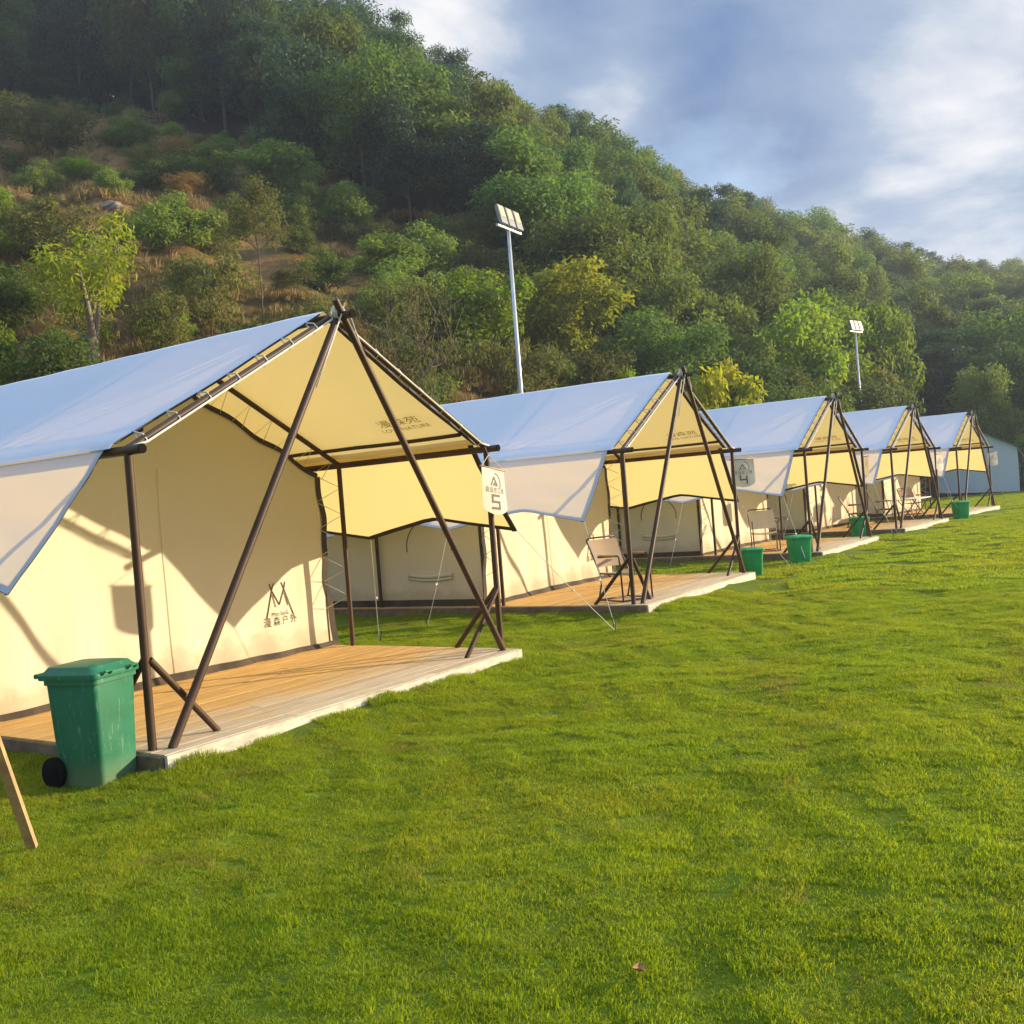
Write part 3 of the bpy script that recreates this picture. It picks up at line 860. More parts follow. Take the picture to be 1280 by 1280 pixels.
# ------------------------------------------------------------------ floodlights
def make_flood():
    Fl = empty('floodlight_mast')
    m = MB(); m.tube([(0, 0, 0), (0, 0, 8.1)], [.068, .045], 14); m.tube([(0, 0, 0), (0, 0, .03)], .16, 14); m.build('pole', M['galvanised'], Fl, True)
    m = MB(); m.box((0, -.02, 8.12), (1.22, .07, .06)); m.build('crossarm', M['galvanised'], Fl)
    for i in (-1, 0, 1):
        rot = Matrix.Rotation(R(-14), 3, 'X')
        c = Vector((i * .41, -.06, 8.40))
        m = MB(); m.box(c, (.32, .07, .50), rot)
        for k in range(4): m.box(c + rot @ Vector((-.12 + k * .08, .05, .02)), (.012, .05, .40), rot)
        m.tube([c + rot @ Vector((-.09, 0, -.2)), Vector((i * .41 - .09, -.02, 8.13))], .012, 6); m.tube([c + rot @ Vector((.09, 0, -.2)), Vector((i * .41 + .09, -.02, 8.13))], .012, 6)
        L = m.build('lamp_head', M['lamp_case'], Fl)
        m = MB(); m.box(c + rot @ Vector((0, -.039, .08)), (.27, .012, .29), rot); m.build('lens', M['lamp_glass'], L)
    return Fl
f0 = make_flood(); f0.location = (21.65, 14.6, .4); f0.rotation_euler.z = R(6)
tag(f0, 'tall white floodlight mast with three lamps rising behind the second tent', 'floodlight', 'floodlight masts behind the tents')
f1 = copy_tree(f0); f1.location = (51.6, 14.5, .5); f1.rotation_euler.z = R(-12)
tag(f1, 'distant thin floodlight mast above the fourth tent', 'floodlight', 'floodlight masts behind the tents')

# ------------------------------------------------------------------ trees
def leaf_cloud(rs, centers, rads, n, L, wid, droop=0, flat=.75, up=.5, jit=.7, shell=.45):
    tot = n * len(centers)
    c = np.repeat(np.array(centers), n, 0); rr = np.repeat(np.array(rads), n)[:, None]
    u = rs.normal(size=(tot, 3)); u /= np.linalg.norm(u, axis=1)[:, None]
    pos = c + u * rr * (rs.random((tot, 1)) ** shell) * np.array([1, 1, flat])
    nrm = u * .7 + np.array([0, 0, up]) + rs.normal(size=(tot, 3)) * jit
    nrm /= np.linalg.norm(nrm, axis=1)[:, None]
    t = rs.normal(size=(tot, 3)) + u * .6 + np.array([0, 0, -droop])
    t -= nrm * (t * nrm).sum(1)[:, None]; t /= np.linalg.norm(t, axis=1)[:, None]
    b = np.cross(nrm, t)
    l = L * rs.uniform(.4, 1.5, (tot, 1)); w = wid * rs.uniform(.7, 1.2, (tot, 1))
    V = np.stack([pos, pos + t * l * .45 + b * w * .5 + nrm * l * .06, pos + t * l - nrm * l * .12, pos + t * l * .45 - b * w * .5 + nrm * l * .06], 1).reshape(-1, 3)
    Fq = np.arange(tot * 4).reshape(-1, 4)
    clv = np.repeat(rs.random(len(centers)), n)
    var = np.clip(.55 * rs.random(tot) + .45 * clv, 0, 1)
    return V, Fq, var

def limb_tube(m, rs, a, b, r0, r1, n=5, bend=.12, seg=4):
    a = Vector(a); b = Vector(b); L = (b - a).length
    off = Vector(rs.normal(size=3) * bend * L); pts = []; rad = []
    for i in range(seg + 1):
        t = i / seg
        pts.append(a.lerp(b, t) + off * math.sin(PI * t) ** 1.0 * (.5) + Vector((0, 0, -.0))); rad.append(r0 + (r1 - r0) * t)
    m.tube(pts, rad, n, cap=False)
    return pts

PROTO = {}
def proto(key, leafm, H=9., Rr=3., base=.35, ncl=16, nl=340, L=.30, wid=.16, clr=(.30, .45), trunk_r=.14, droop=.2, flat=.75, barkm='bark', seed=1, stems=1, tips=0, up=.5, jit=.7, top=1.0, shell=.45, grad=0):
    rs = np.random.RandomState(seed); m = MB()
    centers = []; rads = []
    cz = H * (base + 1) / 2; hz = H * (1 - base) / 2
    tries = 0
    while len(centers) < ncl and tries < 5000:
        tries += 1
        d = rs.normal(size=3); d /= np.linalg.norm(d)
        k = rs.uniform(.35, .85)
        p = np.array([d[0] * Rr * k, d[1] * Rr * k, cz + d[2] * hz * k * .95])
        if top != 1.0: p[:2] *= 1 - (1 - top) * max(0, (p[2] - cz) / hz)
        if all(np.linalg.norm((p - q) / [1, 1, .8]) > Rr * .28 for q in centers):
            centers.append(p); rads.append(Rr * rs.uniform(*clr))
    forks = []
    for s in range(stems):
        ang = 2 * PI * s / max(1, stems) + rs.uniform(0, 1)
        x0 = 0 if stems == 1 else .12 * trunk_r * 6
        a = Vector((math.cos(ang) * x0, math.sin(ang) * x0, -.4)); sp = 0 if stems == 1 else Rr * .35
        b = Vector((math.cos(ang) * sp + rs.uniform(-.05, .05) * Rr, math.sin(ang) * sp + rs.uniform(-.05, .05) * Rr, H * (base + .38 * (1 - base))))
        r0 = trunk_r / math.sqrt(stems)
        forks += [(p, r0 * (1 - .55 * i / 4)) for i, p in enumerate(limb_tube(m, rs, a, b, r0, r0 * .45, 8, .05))][1:]
    for c, r in zip(centers, rads):
        c = Vector(c); f = min(forks, key=lambda q: (q[0] - c).length + (4 if q[0].z > c.z else 0))
        pts = limb_tube(m, rs, f[0], c, f[1] * .6, .012 * H / 9 + .004, 5, .10)
        for t in range(tips):
            d = Vector(rs.normal(size=3)); d.z = abs(d.z) * .6
            limb_tube(m, rs, pts[3], c + d.normalized() * r * 1.2, .012, .004, 4, .1, 3)
    tm = bpy.data.meshes.new('trunk'); tm.from_pydata(m.v, [], m.f); tm.materials.append(M[barkm])
    tm.polygons.foreach_set('use_smooth', [True] * len(tm.polygons)); tm.update()
    V, Fq, var = leaf_cloud(rs, centers, rads, nl, L, wid, droop, flat, up, jit, shell)
    if grad: var = np.clip((1 - grad) * var + grad * np.clip((V[::4, 2] / H - base) / (1 - base), 0, 1) ** 1.3, 0, 1)
    cm = np_mesh('crown', V, Fq, [M[leafm]], ('leafvar', var))
    PROTO[key] = (tm, cm, H, Rr)

MAN = []
def plant(key, x, y, h, r, label, cat='tree', name='broadleaf_tree', group=None, rz=None, sink=.1, crown='crown', stem='trunk'):
    tm, cm, H, Rr = PROTO[key]
    o = empty(name, (x, y, gz(x, y) - sink), rng.uniform(0, 6.28) if rz is None else rz)
    o.scale = (r / Rr, r / Rr, h / H)
    link(stem, tm, o); link(crown, cm, o)
    MAN.append((x, y, r))
    tag(o, label, cat, group)
    return o

proto('broad', 'leaf_forest', 10, 3.3, .18, 23, 429, .27, .13, seed=1)
proto('broad2', 'leaf_forest', 10, 3.1, .08, 25, 390, .27, .13, seed=2, top=.6)
proto('olive', 'leaf_forest_olive', 9, 3.2, .14, 22, 429, .27, .13, seed=3)
proto('olive2', 'leaf_forest_olive', 9, 2.8, .2, 20, 310, .30, .15, seed=13, top=.7)
proto('tall', 'leaf_pine', 12, 2.9, .32, 24, 300, .38, .10, seed=4, flat=.5, clr=(.28, .42), droop=.4)
proto('dark', 'leaf_gully_shade', 10, 3.2, .12, 24, 400, .27, .13, seed=31)
proto('bushy', 'leaf_scrub', 3, 1.6, .05, 18, 260, .17, .075, (.28, .44), .05, seed=5, stems=3, tips=1)
proto('oliveb', 'leaf_olive', 3, 1.6, .08, 16, 240, .16, .06, (.26, .42), .05, seed=6, stems=4, tips=2)
proto('bright', 'leaf_bright', 6, 2.6, .15, 22, 300, .24, .12, (.26, .42), .09, seed=7, stems=2, tips=1)
proto('lime', 'leaf_bright', 2.6, 1.4, .08, 16, 240, .15, .075, (.28, .44), .04, seed=8, stems=3)
proto('yellow', 'leaf_yellow', 7, 3.0, .12, 26, 230, .28, .14, (.22, .36), .09, seed=9, stems=3, tips=2, shell=.6, grad=.45)
proto('autumn', 'leaf_autumn', 3.2, 1.1, .15, 15, 260, .15, .09, (.28, .44), .04, seed=10, stems=3, grad=.75)
proto('thin', 'leaf_olive', 5, 1.5, .48, 14, 230, .15, .055, (.30, .46), .035, seed=11, tips=2)
proto('bare', 'leaf_olive', 4, 2.0, .25, 26, 75, .15, .05, (.22, .38), .06, 'bark' and .2, seed=12, stems=5, tips=4, barkm='twig_bark')
proto('dry', 'leaf_dry', 2.6, 1.1, .02, 14, 200, .30, .025, (.3, .5), .03, seed=14, stems=4, tips=3, up=1.2)

# pale-trunk tree with drooping yellow-green leaves
def pale_tree():
    rs = np.random.RandomState(21); m = MB()
    base = Vector((0, 0, -.4)); fork = Vector((.03, .0, 1.05))
    m.tube([base, (0, 0, 0), (.01, 0, .5), fork], [.20, .175, .155, .14], 12, cap=False)
    limbs = [((-.05, 0, .85), (-1.35, -.2, 2.75), .085), ((.08, .05, 1.0), (1.2, .1, 2.6), .085), (tuple(fork), (-.22, .2, 3.25), .09), ((0, .1, 1.0), (.6, .8, 2.9), .065), ((-.05, -.08, .45), (-.85, -.55, 1.9), .045)]
    tips = []
    for a, b, r in limbs:
        pts = limb_tube(m, rs, a, b, r, .028, 8, .08, 5)
        for q in pts[3:]:
            for k in range(3):
                d = Vector(rs.normal(size=3)); d.z = abs(d.z) * .8 + .15
                e = q + d.normalized() * rs.uniform(.4, .9); limb_tube(m, rs, q, e, .018, .005, 4, .12, 3); tips.append(e)
    tm = bpy.data.meshes.new('trunk'); tm.from_pydata(m.v, [], m.f); tm.materials.append(M['pale_bark'])
    tm.polygons.foreach_set('use_smooth', [True] * len(tm.polygons)); tm.update()
    V, Fq, var = leaf_cloud(rs, [tuple(t + Vector((0, 0, -.18))) for t in tips], rs.uniform(.22, .52, len(tips)), 85, .19, .05, 1.3, 1.35, .3, .6, .7)
    PROTO['pale'] = (tm, np_mesh('crown', V, Fq, [M['leaf_lime']], ('leafvar', var)), 4.1, 1.8)
pale_tree()
#PLANTS#
plant('pale',14.57,22.25,4.02,1.99,'young tree with thick pale forked trunk and drooping yellow-green leaves','tree','pale_trunk_tree')
plant('lime',11.17,21.24,3.05,0.85,'yellow-green tree sprig entering at the left edge of the picture','tree','leafy_branch_tree')
plant('oliveb',27.44,45.11,3.12,2.60,'rounded olive shrub high on the slope under the wood, by the left edge','shrub','olive_shrub',stem='stem',crown='foliage')
plant('bushy',30.28,41.53,2.29,1.34,'small dark shrub standing before the dark wood high on the bare slope','shrub','green_shrub',stem='stem',crown='foliage')
plant('lime',26.61,40.67,1.53,1.38,'thin yellowish shrub in the pale grass of the upper slope','shrub','light_green_shrub',stem='stem',crown='foliage')
plant('bushy',28.56,37.33,1.92,1.55,'left of two touching mid green shrubs halfway up the slope','shrub','green_shrub',stem='stem',crown='foliage')
plant('bushy',30.07,36.13,2.49,1.63,'right of two touching mid green shrubs halfway up the slope','shrub','green_shrub',stem='stem',crown='foliage')
plant('bushy',32.57,34.58,2.65,2.06,'sunlit round green shrub at the edge of the dark gully','shrub','green_shrub',stem='stem',crown='foliage')
plant('bushy',32.38,32.39,2.95,1.44,'sunlit shrub leaning down from the round one by the dark gully','shrub','green_shrub',stem='stem',crown='foliage')
plant('thin',21.34,23.71,4.62,1.16,'slender tree with thin bare stem and rounded olive crown on the orange bank','tree','thin_stemmed_tree')
plant('bushy',21.22,27.58,2.14,1.58,'big dark round shrub in the middle of the slope','shrub','dark_shrub',stem='stem',crown='foliage')
plant('oliveb',19.12,23.38,3.18,1.43,'tall tangled olive shrub right of the pale-trunk tree','shrub','olive_shrub',stem='stem',crown='foliage')
plant('oliveb',16.16,21.63,2.52,0.96,'grey-green bush just above the nearest tent ridge','shrub','olive_shrub',stem='stem',crown='foliage')
plant('bushy',32.59,30.16,3.00,1.26,'upright sunlit shrub at the mouth of the gully','shrub','green_shrub',stem='stem',crown='foliage')
plant('bushy',29.62,25.83,1.86,1.78,'wide green shrub below the upright one at the gully','shrub','green_shrub',stem='stem',crown='foliage')
plant('oliveb',20.43,20.58,3.81,1.20,'olive bush behind the nearest tent peak','shrub','olive_shrub',stem='stem',crown='foliage')
plant('oliveb',17.81,29.08,2.65,1.75,'broad dull olive shrub on the left slope above the pale-trunk tree','shrub','olive_shrub',stem='stem',crown='foliage')
plant('lime',17.23,30.58,1.65,0.83,'light green shrub cut by the left edge halfway up','shrub','light_green_shrub',stem='stem',crown='foliage')
plant('dry',19.84,18.31,4.38,0.96,'tall orange dry reeds right behind the nearest tent peak','shrub','dry_shrub',stem='stem',crown='foliage')
plant('dry',17.52,24.47,1.15,0.71,'orange dry bush beside the pale-trunk tree','shrub','dry_shrub',stem='stem',crown='foliage')
plant('bare',20.39,16.92,6.12,1.46,'bush of pale bare branches with few leaves above the number 5 canopy','shrub','bare_branched_bush',stem='stem',crown='foliage')
plant('bright',27.51,19.99,4.41,2.01,'dense mid green tree just left of the near floodlight mast','tree','green_tree')
plant('oliveb',27.34,18.48,3.12,1.43,'olive bush at the foot of the near floodlight mast','shrub','olive_shrub',stem='stem',crown='foliage')
plant('yellow',32.65,19.45,5.48,2.62,'yellowing tree right of the near floodlight mast','tree','yellowing_tree')
plant('oliveb',31.89,18.76,3.22,1.75,'olive undergrowth bush below the yellowing tree','shrub','olive_shrub',stem='stem',crown='foliage')
plant('lime',32.64,17.43,2.92,0.79,'small bright shrub over the second tent roof','shrub','light_green_shrub',stem='stem',crown='foliage')
plant('bushy',38.30,19.55,3.22,1.52,'dull green bush between the yellowing tree and the orange-topped tree','shrub','green_shrub',stem='stem',crown='foliage')
plant('autumn',32.25,13.60,6.42,1.43,'small tree with orange-yellow top and lime green lower leaves','tree','orange_topped_tree')
plant('autumn',30.87,14.24,5.88,0.72,'little orange-leaved sapling at the peak of the second tent','shrub','orange_topped_shrub',stem='stem',crown='foliage')
plant('olive2',40.24,17.79,6.47,1.65,'grey olive tree standing behind the orange-topped tree','tree','grey_olive_tree')
plant('lime',40.24,15.16,4.95,0.71,'small bright yellow-green bush above the middle tent roof','shrub','light_green_shrub',stem='stem',crown='foliage')
plant('bright',47.29,16.25,8.58,2.95,'bright green tree, left part of the sunny group by the far mast','tree','bright_green_tree')
plant('bright',55.49,16.87,9.05,3.20,'tallest bright green tree of the sunny group, left of the far mast','tree','bright_green_tree')
plant('bright',58.07,15.10,10.61,2.60,'bright green tree with sunlit crown right of the far mast','tree','bright_green_tree')
plant('yellow',55.13,14.46,7.70,1.68,'low yellow-green tree crossing the far floodlight mast','tree','yellow_green_tree')
plant('bushy',41.01,12.94,5.84,1.69,'dark green bush right of the middle tent peak','shrub','green_shrub',stem='stem',crown='foliage')
plant('bushy',54.48,12.98,6.41,1.54,'rounded dark bush behind the fourth tent peak','shrub','green_shrub',stem='stem',crown='foliage')
plant('broad',71.16,10.94,10.30,4.25,'big dark tree filling the right edge of the picture','tree','dark_tree')
plant('broad2',68.75,13.16,7.70,3.03,'dark tree behind the farthest cream tent','tree','dark_tree')
plant('olive',61.09,10.59,7.19,1.95,'lit olive tree above the grey tent','tree','olive_tree')
plant('bushy',59.34,8.89,4.48,1.42,'dark bush right behind the grey tent','shrub','green_shrub',stem='stem',crown='foliage')
#PLANTS_END#

# the wood on the hill
NM = len(MAN)
rs = np.random.RandomState(77)
placed = []
def try_forest(n_target):
    kinds = [('broad', 'dark_broadleaf_tree', 'dark green round-crowned tree, one of many in the wood on the hill', 'dark broadleaf trees of the hillside wood'),
             ('broad2', 'domed_broadleaf_tree', 'deep green dome-crowned tree, one of many in the wood on the hill', 'dome-crowned trees of the hillside wood'),
             ('olive', 'olive_green_tree', 'lighter olive green tree, one of many in the wood on the hill', 'olive green trees of the hillside wood'),
             ('olive2', 'slim_olive_tree', 'slim olive green tree, one of many in the wood on the hill', 'slim olive trees of the hillside wood'),
             ('tall', 'tall_tree', 'tall narrow blue-green tree, one of many in the wood on the hill', 'tall blue-green trees of the hillside wood'),
             ('dark', 'gully_shaded_tree', 'heavy-crowned tree with gully shade painted into its leaves, left half of the hill', 'gully trees of the wood with shade painted into their leaves')]
    n = 0
    for _ in range(60000):
        if n >= n_target: break
        az = rs.uniform(24, 92)
        e = float(edge_of(az)); dc = float(np.interp(az, AZ, DC)); df = float(df_of(az))
        lo = max(e, df + 3); hi = dc + 7
        d = math.sqrt(rs.uniform(lo * lo, hi * hi))
        x, y = d * math.sin(R(az)), d * math.cos(R(az))
        sp = 2.0 + d * .012 + (.9 if az > 70 else 0)
        if any((x - a) ** 2 + (y - b) ** 2 < sp * sp for a, b in placed): continue
        if any((x - a) ** 2 + (y - b) ** 2 < (c + .9) ** 2 for a, b, c in MAN[:NM]): continue
        placed.append((x, y)); n += 1
        w = (.20, .16, .08, .06, .20, .30) if az < 38 else (.10, .08, .06, .04, .16, .56) if az < 54 else (.20, .16, .32, .22, .10, 0)  # trees with shade painted into their leaves crowd the gully azimuths
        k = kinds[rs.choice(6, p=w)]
        big = 1 + d * .0018
        h = (rs.uniform(8.5, 12.5) if az < 43 else rs.uniform(7.0, 9.5) if az < 49 else rs.uniform(5.0, 8.2)) * big * (1.12 if k[0] == 'tall' else 1); r = rs.uniform(1.75, 2.9) * big * (.85 if k[0] == 'tall' else 1)
        if d < 40: h *= .75; r *= .85
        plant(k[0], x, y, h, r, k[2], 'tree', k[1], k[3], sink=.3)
    return n
NF = try_forest(560)
print('forest trees', NF)

for _ in range(3000):
    if len(placed) > NF + 46: break
    az = rs.uniform(24, 47); e = float(edge_of(az)); d = rs.uniform(e + 1, e + 30)
    x, y = d * math.sin(R(az)), d * math.cos(R(az))
    if any((x - a) ** 2 + (y - b) ** 2 < 4 for a, b in placed): continue
    placed.append((x, y))
    plant('broad2', x, y, rs.uniform(3.5, 5.5), rs.uniform(2.0, 2.9), 'dark shrub of the undergrowth under the tall trees on the left ridge', 'shrub', 'undergrowth_shrub', 'undergrowth shrubs on the left ridge', stem='stem', crown='foliage', sink=.4)
# scrub filling the clearing
def scrub(n):
    k = 0; pts = []
    for _ in range(20000):
        if k >= n: break
        az = rs.uniform(26, 74); df = float(df_of(az)); e = float(edge_of(az))
        d = rs.uniform(df + 2.0, max(e, df + 14) + 1)
        dense = az > 50
        if not dense and rs.random() < .25: continue
        x, y = d * math.sin(R(az)), d * math.cos(R(az))
        sp = 2.0 if dense else 2.6
        if any((x - a) ** 2 + (y - b) ** 2 < sp * sp for a, b in pts): continue
        if any((x - a) ** 2 + (y - b) ** 2 < 2.2 for a, b in placed): continue
        if any((x - a) ** 2 + (y - b) ** 2 < (c * .8 + .4) ** 2 for a, b, c in MAN[:NM]): continue
        pts.append((x, y)); k += 1
        q = rs.choice(4, p=(.38, .34, .13, .15))
        s = rs.uniform(.55, 1.0) * (1.25 if dense else .9)
        if q == 0: plant('bushy', x, y, 2.6 * s, 1.5 * s, 'green shrub, one of many scattered over the lower slope', 'shrub', 'green_shrub', 'green shrubs on the lower slope', stem='stem', crown='foliage')
        elif q == 1: plant('oliveb', x, y, 2.5 * s, 1.5 * s, 'dull olive shrub, one of many scattered over the lower slope', 'shrub', 'olive_shrub', 'olive shrubs on the lower slope', stem='stem', crown='foliage')
        elif q == 2: plant('lime', x, y, 1.7 * s, 1.1 * s, 'light green low shrub, one of many on the lower slope', 'shrub', 'light_green_shrub', 'light green shrubs on the lower slope', stem='stem', crown='foliage')
        else: plant('dry', x, y, 1.7 * s, 1.1 * s, 'dry orange-brown shrub, one of many on the lower slope', 'shrub', 'dry_shrub', 'dry brown shrubs on the lower slope', stem='stem', crown='foliage')
scrub(185)

# rocks on the slope
def rock(x, y, s, seed, label):
    r_ = np.random.RandomState(seed); m = MB()
    import bmesh
    bm = bmesh.new(); bmesh.ops.create_icosphere(bm, subdivisions=3, radius=1)
    for v in bm.verts:
        p = v.co; k = 1 + .18 * math.sin(p.x * 3 + seed) * math.sin(p.y * 4 + 1) + .12 * math.sin(p.z * 7 + p.x * 5)
        v.co = Vector((p.x * 1.3, p.y, p.z * .7)) * k * s
    me = bpy.data.meshes.new('rock'); bm.to_mesh(me); bm.free(); me.materials.append(M['rock'])
    o = link('rock', me); o.location = (x, y, gz(x, y) + .1 * s); o.rotation_euler.z = seed
    tag(o, label, 'rock', 'rocks on the slope')
#ROCKS#
rock(14.18,23.10,0.3,1,'pale rock on the slope left of the pale trunk')
rock(24.17,34.84,0.35,2,'orange-lit rock on the bare patch halfway up the slope')
#ROCKS_END#

# ------------------------------------------------------------------ grass (stuff)
def blade_patch(seed, size, n, h, w, lean=.5, clump=0):
    rs = np.random.RandomState(seed)
    p = rs.uniform(-size / 2, size / 2, (n, 2))
    if clump:
        c = rs.uniform(-size / 2, size / 2, (clump, 2)); p = c[rs.randint(0, clump, n)] + rs.normal(size=(n, 2)) * .06
    a = rs.uniform(0, 2 * PI, n); hh = h * rs.uniform(.5, 1.35, n); ww = w * rs.uniform(.7, 1.3, n); le = lean * rs.uniform(.1, 1.3, n)
    la = rs.uniform(0, 2 * PI, n)
    bx, by = np.cos(a) * ww / 2, np.sin(a) * ww / 2
    lx, ly = np.cos(la) * le * hh, np.sin(la) * le * hh
    z0 = np.full(n, -.012)
    V = np.stack([np.stack([p[:, 0] - bx, p[:, 1] - by, z0], 1), np.stack([p[:, 0] + bx, p[:, 1] + by, z0], 1),
                  np.stack([p[:, 0] + bx * .75 + lx * .35, p[:, 1] + by * .75 + ly * .35, hh * .6], 1), np.stack([p[:, 0] - bx * .75 + lx * .35, p[:, 1] - by * .75 + ly * .35, hh * .6], 1),
                  np.stack([p[:, 0] + lx, p[:, 1] + ly, hh * .95], 1)], 1).reshape(-1, 3)
    i = np.arange(n)[:, None] * 5
    F = np.concatenate([i + [[0, 1, 2, 3]]], 0); 
    T_ = np.concatenate([i + [[3, 2, 4]]], 0)
    me = bpy.data.meshes.new('blades')
    me.from_pydata(V.tolist(), [], F.tolist() + T_.tolist())
    v = rs.random(n)
    at = me.attributes.new('leafvar', 'FLOAT', 'FACE'); at.data.foreach_set('value', np.concatenate([v, v]).astype(np.float32))
    return me

def grass_mat(name, lo, mid, hi, straw, tr=.4):
    t = NT(name); p = t.pos()
    a = t.n('ShaderNodeAttribute', attribute_name='leafvar')
    big = t.noise(p, .5, 4, .6); sm = t.noise(p, 3.0, 3)
    f = t.math('ADD', t.math('MULTIPLY', a.outputs['Fac'], .5), t.math('MULTIPLY', sm, .5))
    col = t.ramp(f, [(.2, lo), (.5, mid), (.8, hi)])
    k = t.ramp(t.math('ADD', big, t.math('MULTIPLY', t.math('SUBTRACT', a.outputs['Fac'], .5), .35)), [(.50, (0, 0, 0)), (.72, (1, 1, 1))])
    col = t.mix(t.math('MULTIPLY', k, .65), col, straw)
    bare = t.ramp(t.math('ADD', t.noise(p, 1.1, 5, .65), t.math('MULTIPLY', t.math('SUBTRACT', a.outputs['Fac'], .5), .15)), [(.60, (0, 0, 0)), (.70, (1, 1, 1))])
    col = t.mix(t.math('MULTIPLY', bare, .7), col, (.26, .18, .06))
    tc = t.mix(1.0, col, (1.75, 1.75, .8), 'MULTIPLY')
    M[name] = t.done(t.mixs(tr, t.bsdf(col, .55, None, 0, .3), t.trans(tc)))
grass_mat('grass_blade', (.115, .17, .005), (.22, .285, .007), (.30, .345, .009), (.36, .31, .022), .5)
def dry_mat():
    t = NT('dry_blade'); p = t.pos()
    a = t.n('ShaderNodeAttribute', attribute_name='leafvar')
    big = t.noise(p, .22, 4, .6)
    f = t.math('ADD', t.math('MULTIPLY', a.outputs['Fac'], .5), t.math('MULTIPLY', big, .6))
    col = t.ramp(f, [(.25, (.085, .10, .025)), (.45, (.18, .15, .045)), (.62, (.42, .26, .09)), (.85, (.50, .32, .13))])
    M['dry_blade'] = t.done(t.mixs(.3, t.bsdf(col, .7, None, 0, .2), t.trans(col)))
dry_mat()

def scatter(name, pts, rots, scl, patches, mat, label):
    me = bpy.data.meshes.new(name); me.from_pydata([tuple(p) for p in pts], [], [])
    for nm, ty, dat in (('rotv', 'FLOAT_VECTOR', np.array(rots)), ('sclv', 'FLOAT_VECTOR', np.array(scl))):
        a = me.attributes.new(nm, ty, 'POINT'); a.data.foreach_set('vector', dat.astype(np.float32).ravel())
    me.materials.append(mat)
    o = link(name, me)
    ng = bpy.data.node_groups.new(name, 'GeometryNodeTree')
    ng.interface.new_socket('Geometry', in_out='INPUT', socket_type='NodeSocketGeometry'); ng.interface.new_socket('Geometry', in_out='OUTPUT', socket_type='NodeSocketGeometry')
    N = ng.nodes; i = N.new('NodeGroupInput'); ou = N.new('NodeGroupOutput')
    gi = N.new('GeometryNodeGeometryToInstance')
    for pm in patches:
        src = bpy.data.objects.new('blade_source', pm)
        oi = N.new('GeometryNodeObjectInfo'); oi.inputs['Object'].default_value = src; oi.inputs['As Instance'].default_value = False
        g1 = N.new('GeometryNodeGeometryToInstance'); ng.links.new(oi.outputs['Geometry'], g1.inputs[0])
        if 'jn' not in locals(): jn = N.new('GeometryNodeJoinGeometry')
        ng.links.new(g1.outputs[0], jn.inputs[0])
    ip = N.new('GeometryNodeInstanceOnPoints'); ip.inputs['Pick Instance'].default_value = True
    ng.links.new(i.outputs[0], ip.inputs['Points']); ng.links.new(jn.outputs[0], ip.inputs['Instance'])
    na = N.new('GeometryNodeInputNamedAttribute'); na.data_type = 'FLOAT_VECTOR'; na.inputs['Name'].default_value = 'rotv'
    nb = N.new('GeometryNodeInputNamedAttribute'); nb.data_type = 'FLOAT_VECTOR'; nb.inputs['Name'].default_value = 'sclv'
    er = N.new('FunctionNodeEulerToRotation'); ng.links.new(na.outputs[0], er.inputs[0]); ng.links.new(er.outputs[0], ip.inputs['Rotation'])
    ng.links.new(nb.outputs[0], ip.inputs['Scale'])
    ng.links.new(ip.outputs[0], ou.inputs[0])
    md = o.modifiers.new('scatter', 'NODES'); md.node_group = ng
    for pm in patches: pm.materials.append(mat)
    tag(o, label, 'grass', None, 'stuff')
    return o

def in_deck(x, y, mg=.0):
    for k, (tx, ty, a) in TENTS.items():
        dx, dy = x - tx, y - ty; c, s = math.cos(a), math.sin(a); lx, ly = c * dx + s * dy, -s * dx + c * dy
        if -.09 - mg < lx < W + .05 + mg and -.25 - mg < ly < 6.7 + mg: return True
    return False
rs = np.random.RandomState(9)
def tilt(x, y, j):
    e = .06
    n = Vector((-(float(lawn_h(x + e, y)) - float(lawn_h(x - e, y))) / (2 * e), -(float(lawn_h(x, y + e)) - float(lawn_h(x, y - e))) / (2 * e), 1)).normalized()
    n = (n + Vector((rs.uniform(-j, j), rs.uniform(-j, j), 0))).normalized()
    m3 = Vector((0, 0, 1)).rotation_difference(n).to_matrix() @ Matrix.Rotation(rs.uniform(0, 6.28), 3, 'Z')
    return tuple(m3.to_euler('XYZ'))
def hn(x, y): return .5 + .25 * math.sin(x * 3.3 + 2 * math.sin(y * 1.7)) + .25 * math.sin(y * 4.1 + 1.5 * math.sin(x * 2.2 + 1)) 
pts, rots, scl = [], [], []
ST = .20
for ix in range(-22, 88):
    for iy in range(-44, 88):
        x = ix * ST + rs.uniform(-.05, .05); y = iy * ST + rs.uniform(-.05, .05)
        d = math.hypot(x, y); az = math.degrees(math.atan2(x, y))
        if d < 1.6 or d > 15 or not (8 < az < 104 or d < 3.2) or y > 14.4 or in_deck(x, y, .05): continue
        pts.append((x, y, float(lawn_h(x, y)))); rots.append(tilt(x, y, .05))
        k = .8 + .5 * hn(x, y) + rs.uniform(-.25, .25) + (.7 if in_deck(x, y, .22) else 0); scl.append((1.05, 1.05, k))
near = [blade_patch(s, .25, 850, .018, .0036, 1.5) for s in (1, 2, 3)]
scatter('grass', pts, rots, scl, near, M['grass_blade'], 'short bright green lawn grass in front of the tents')
pts, rots, scl = [], [], []
ST = .62
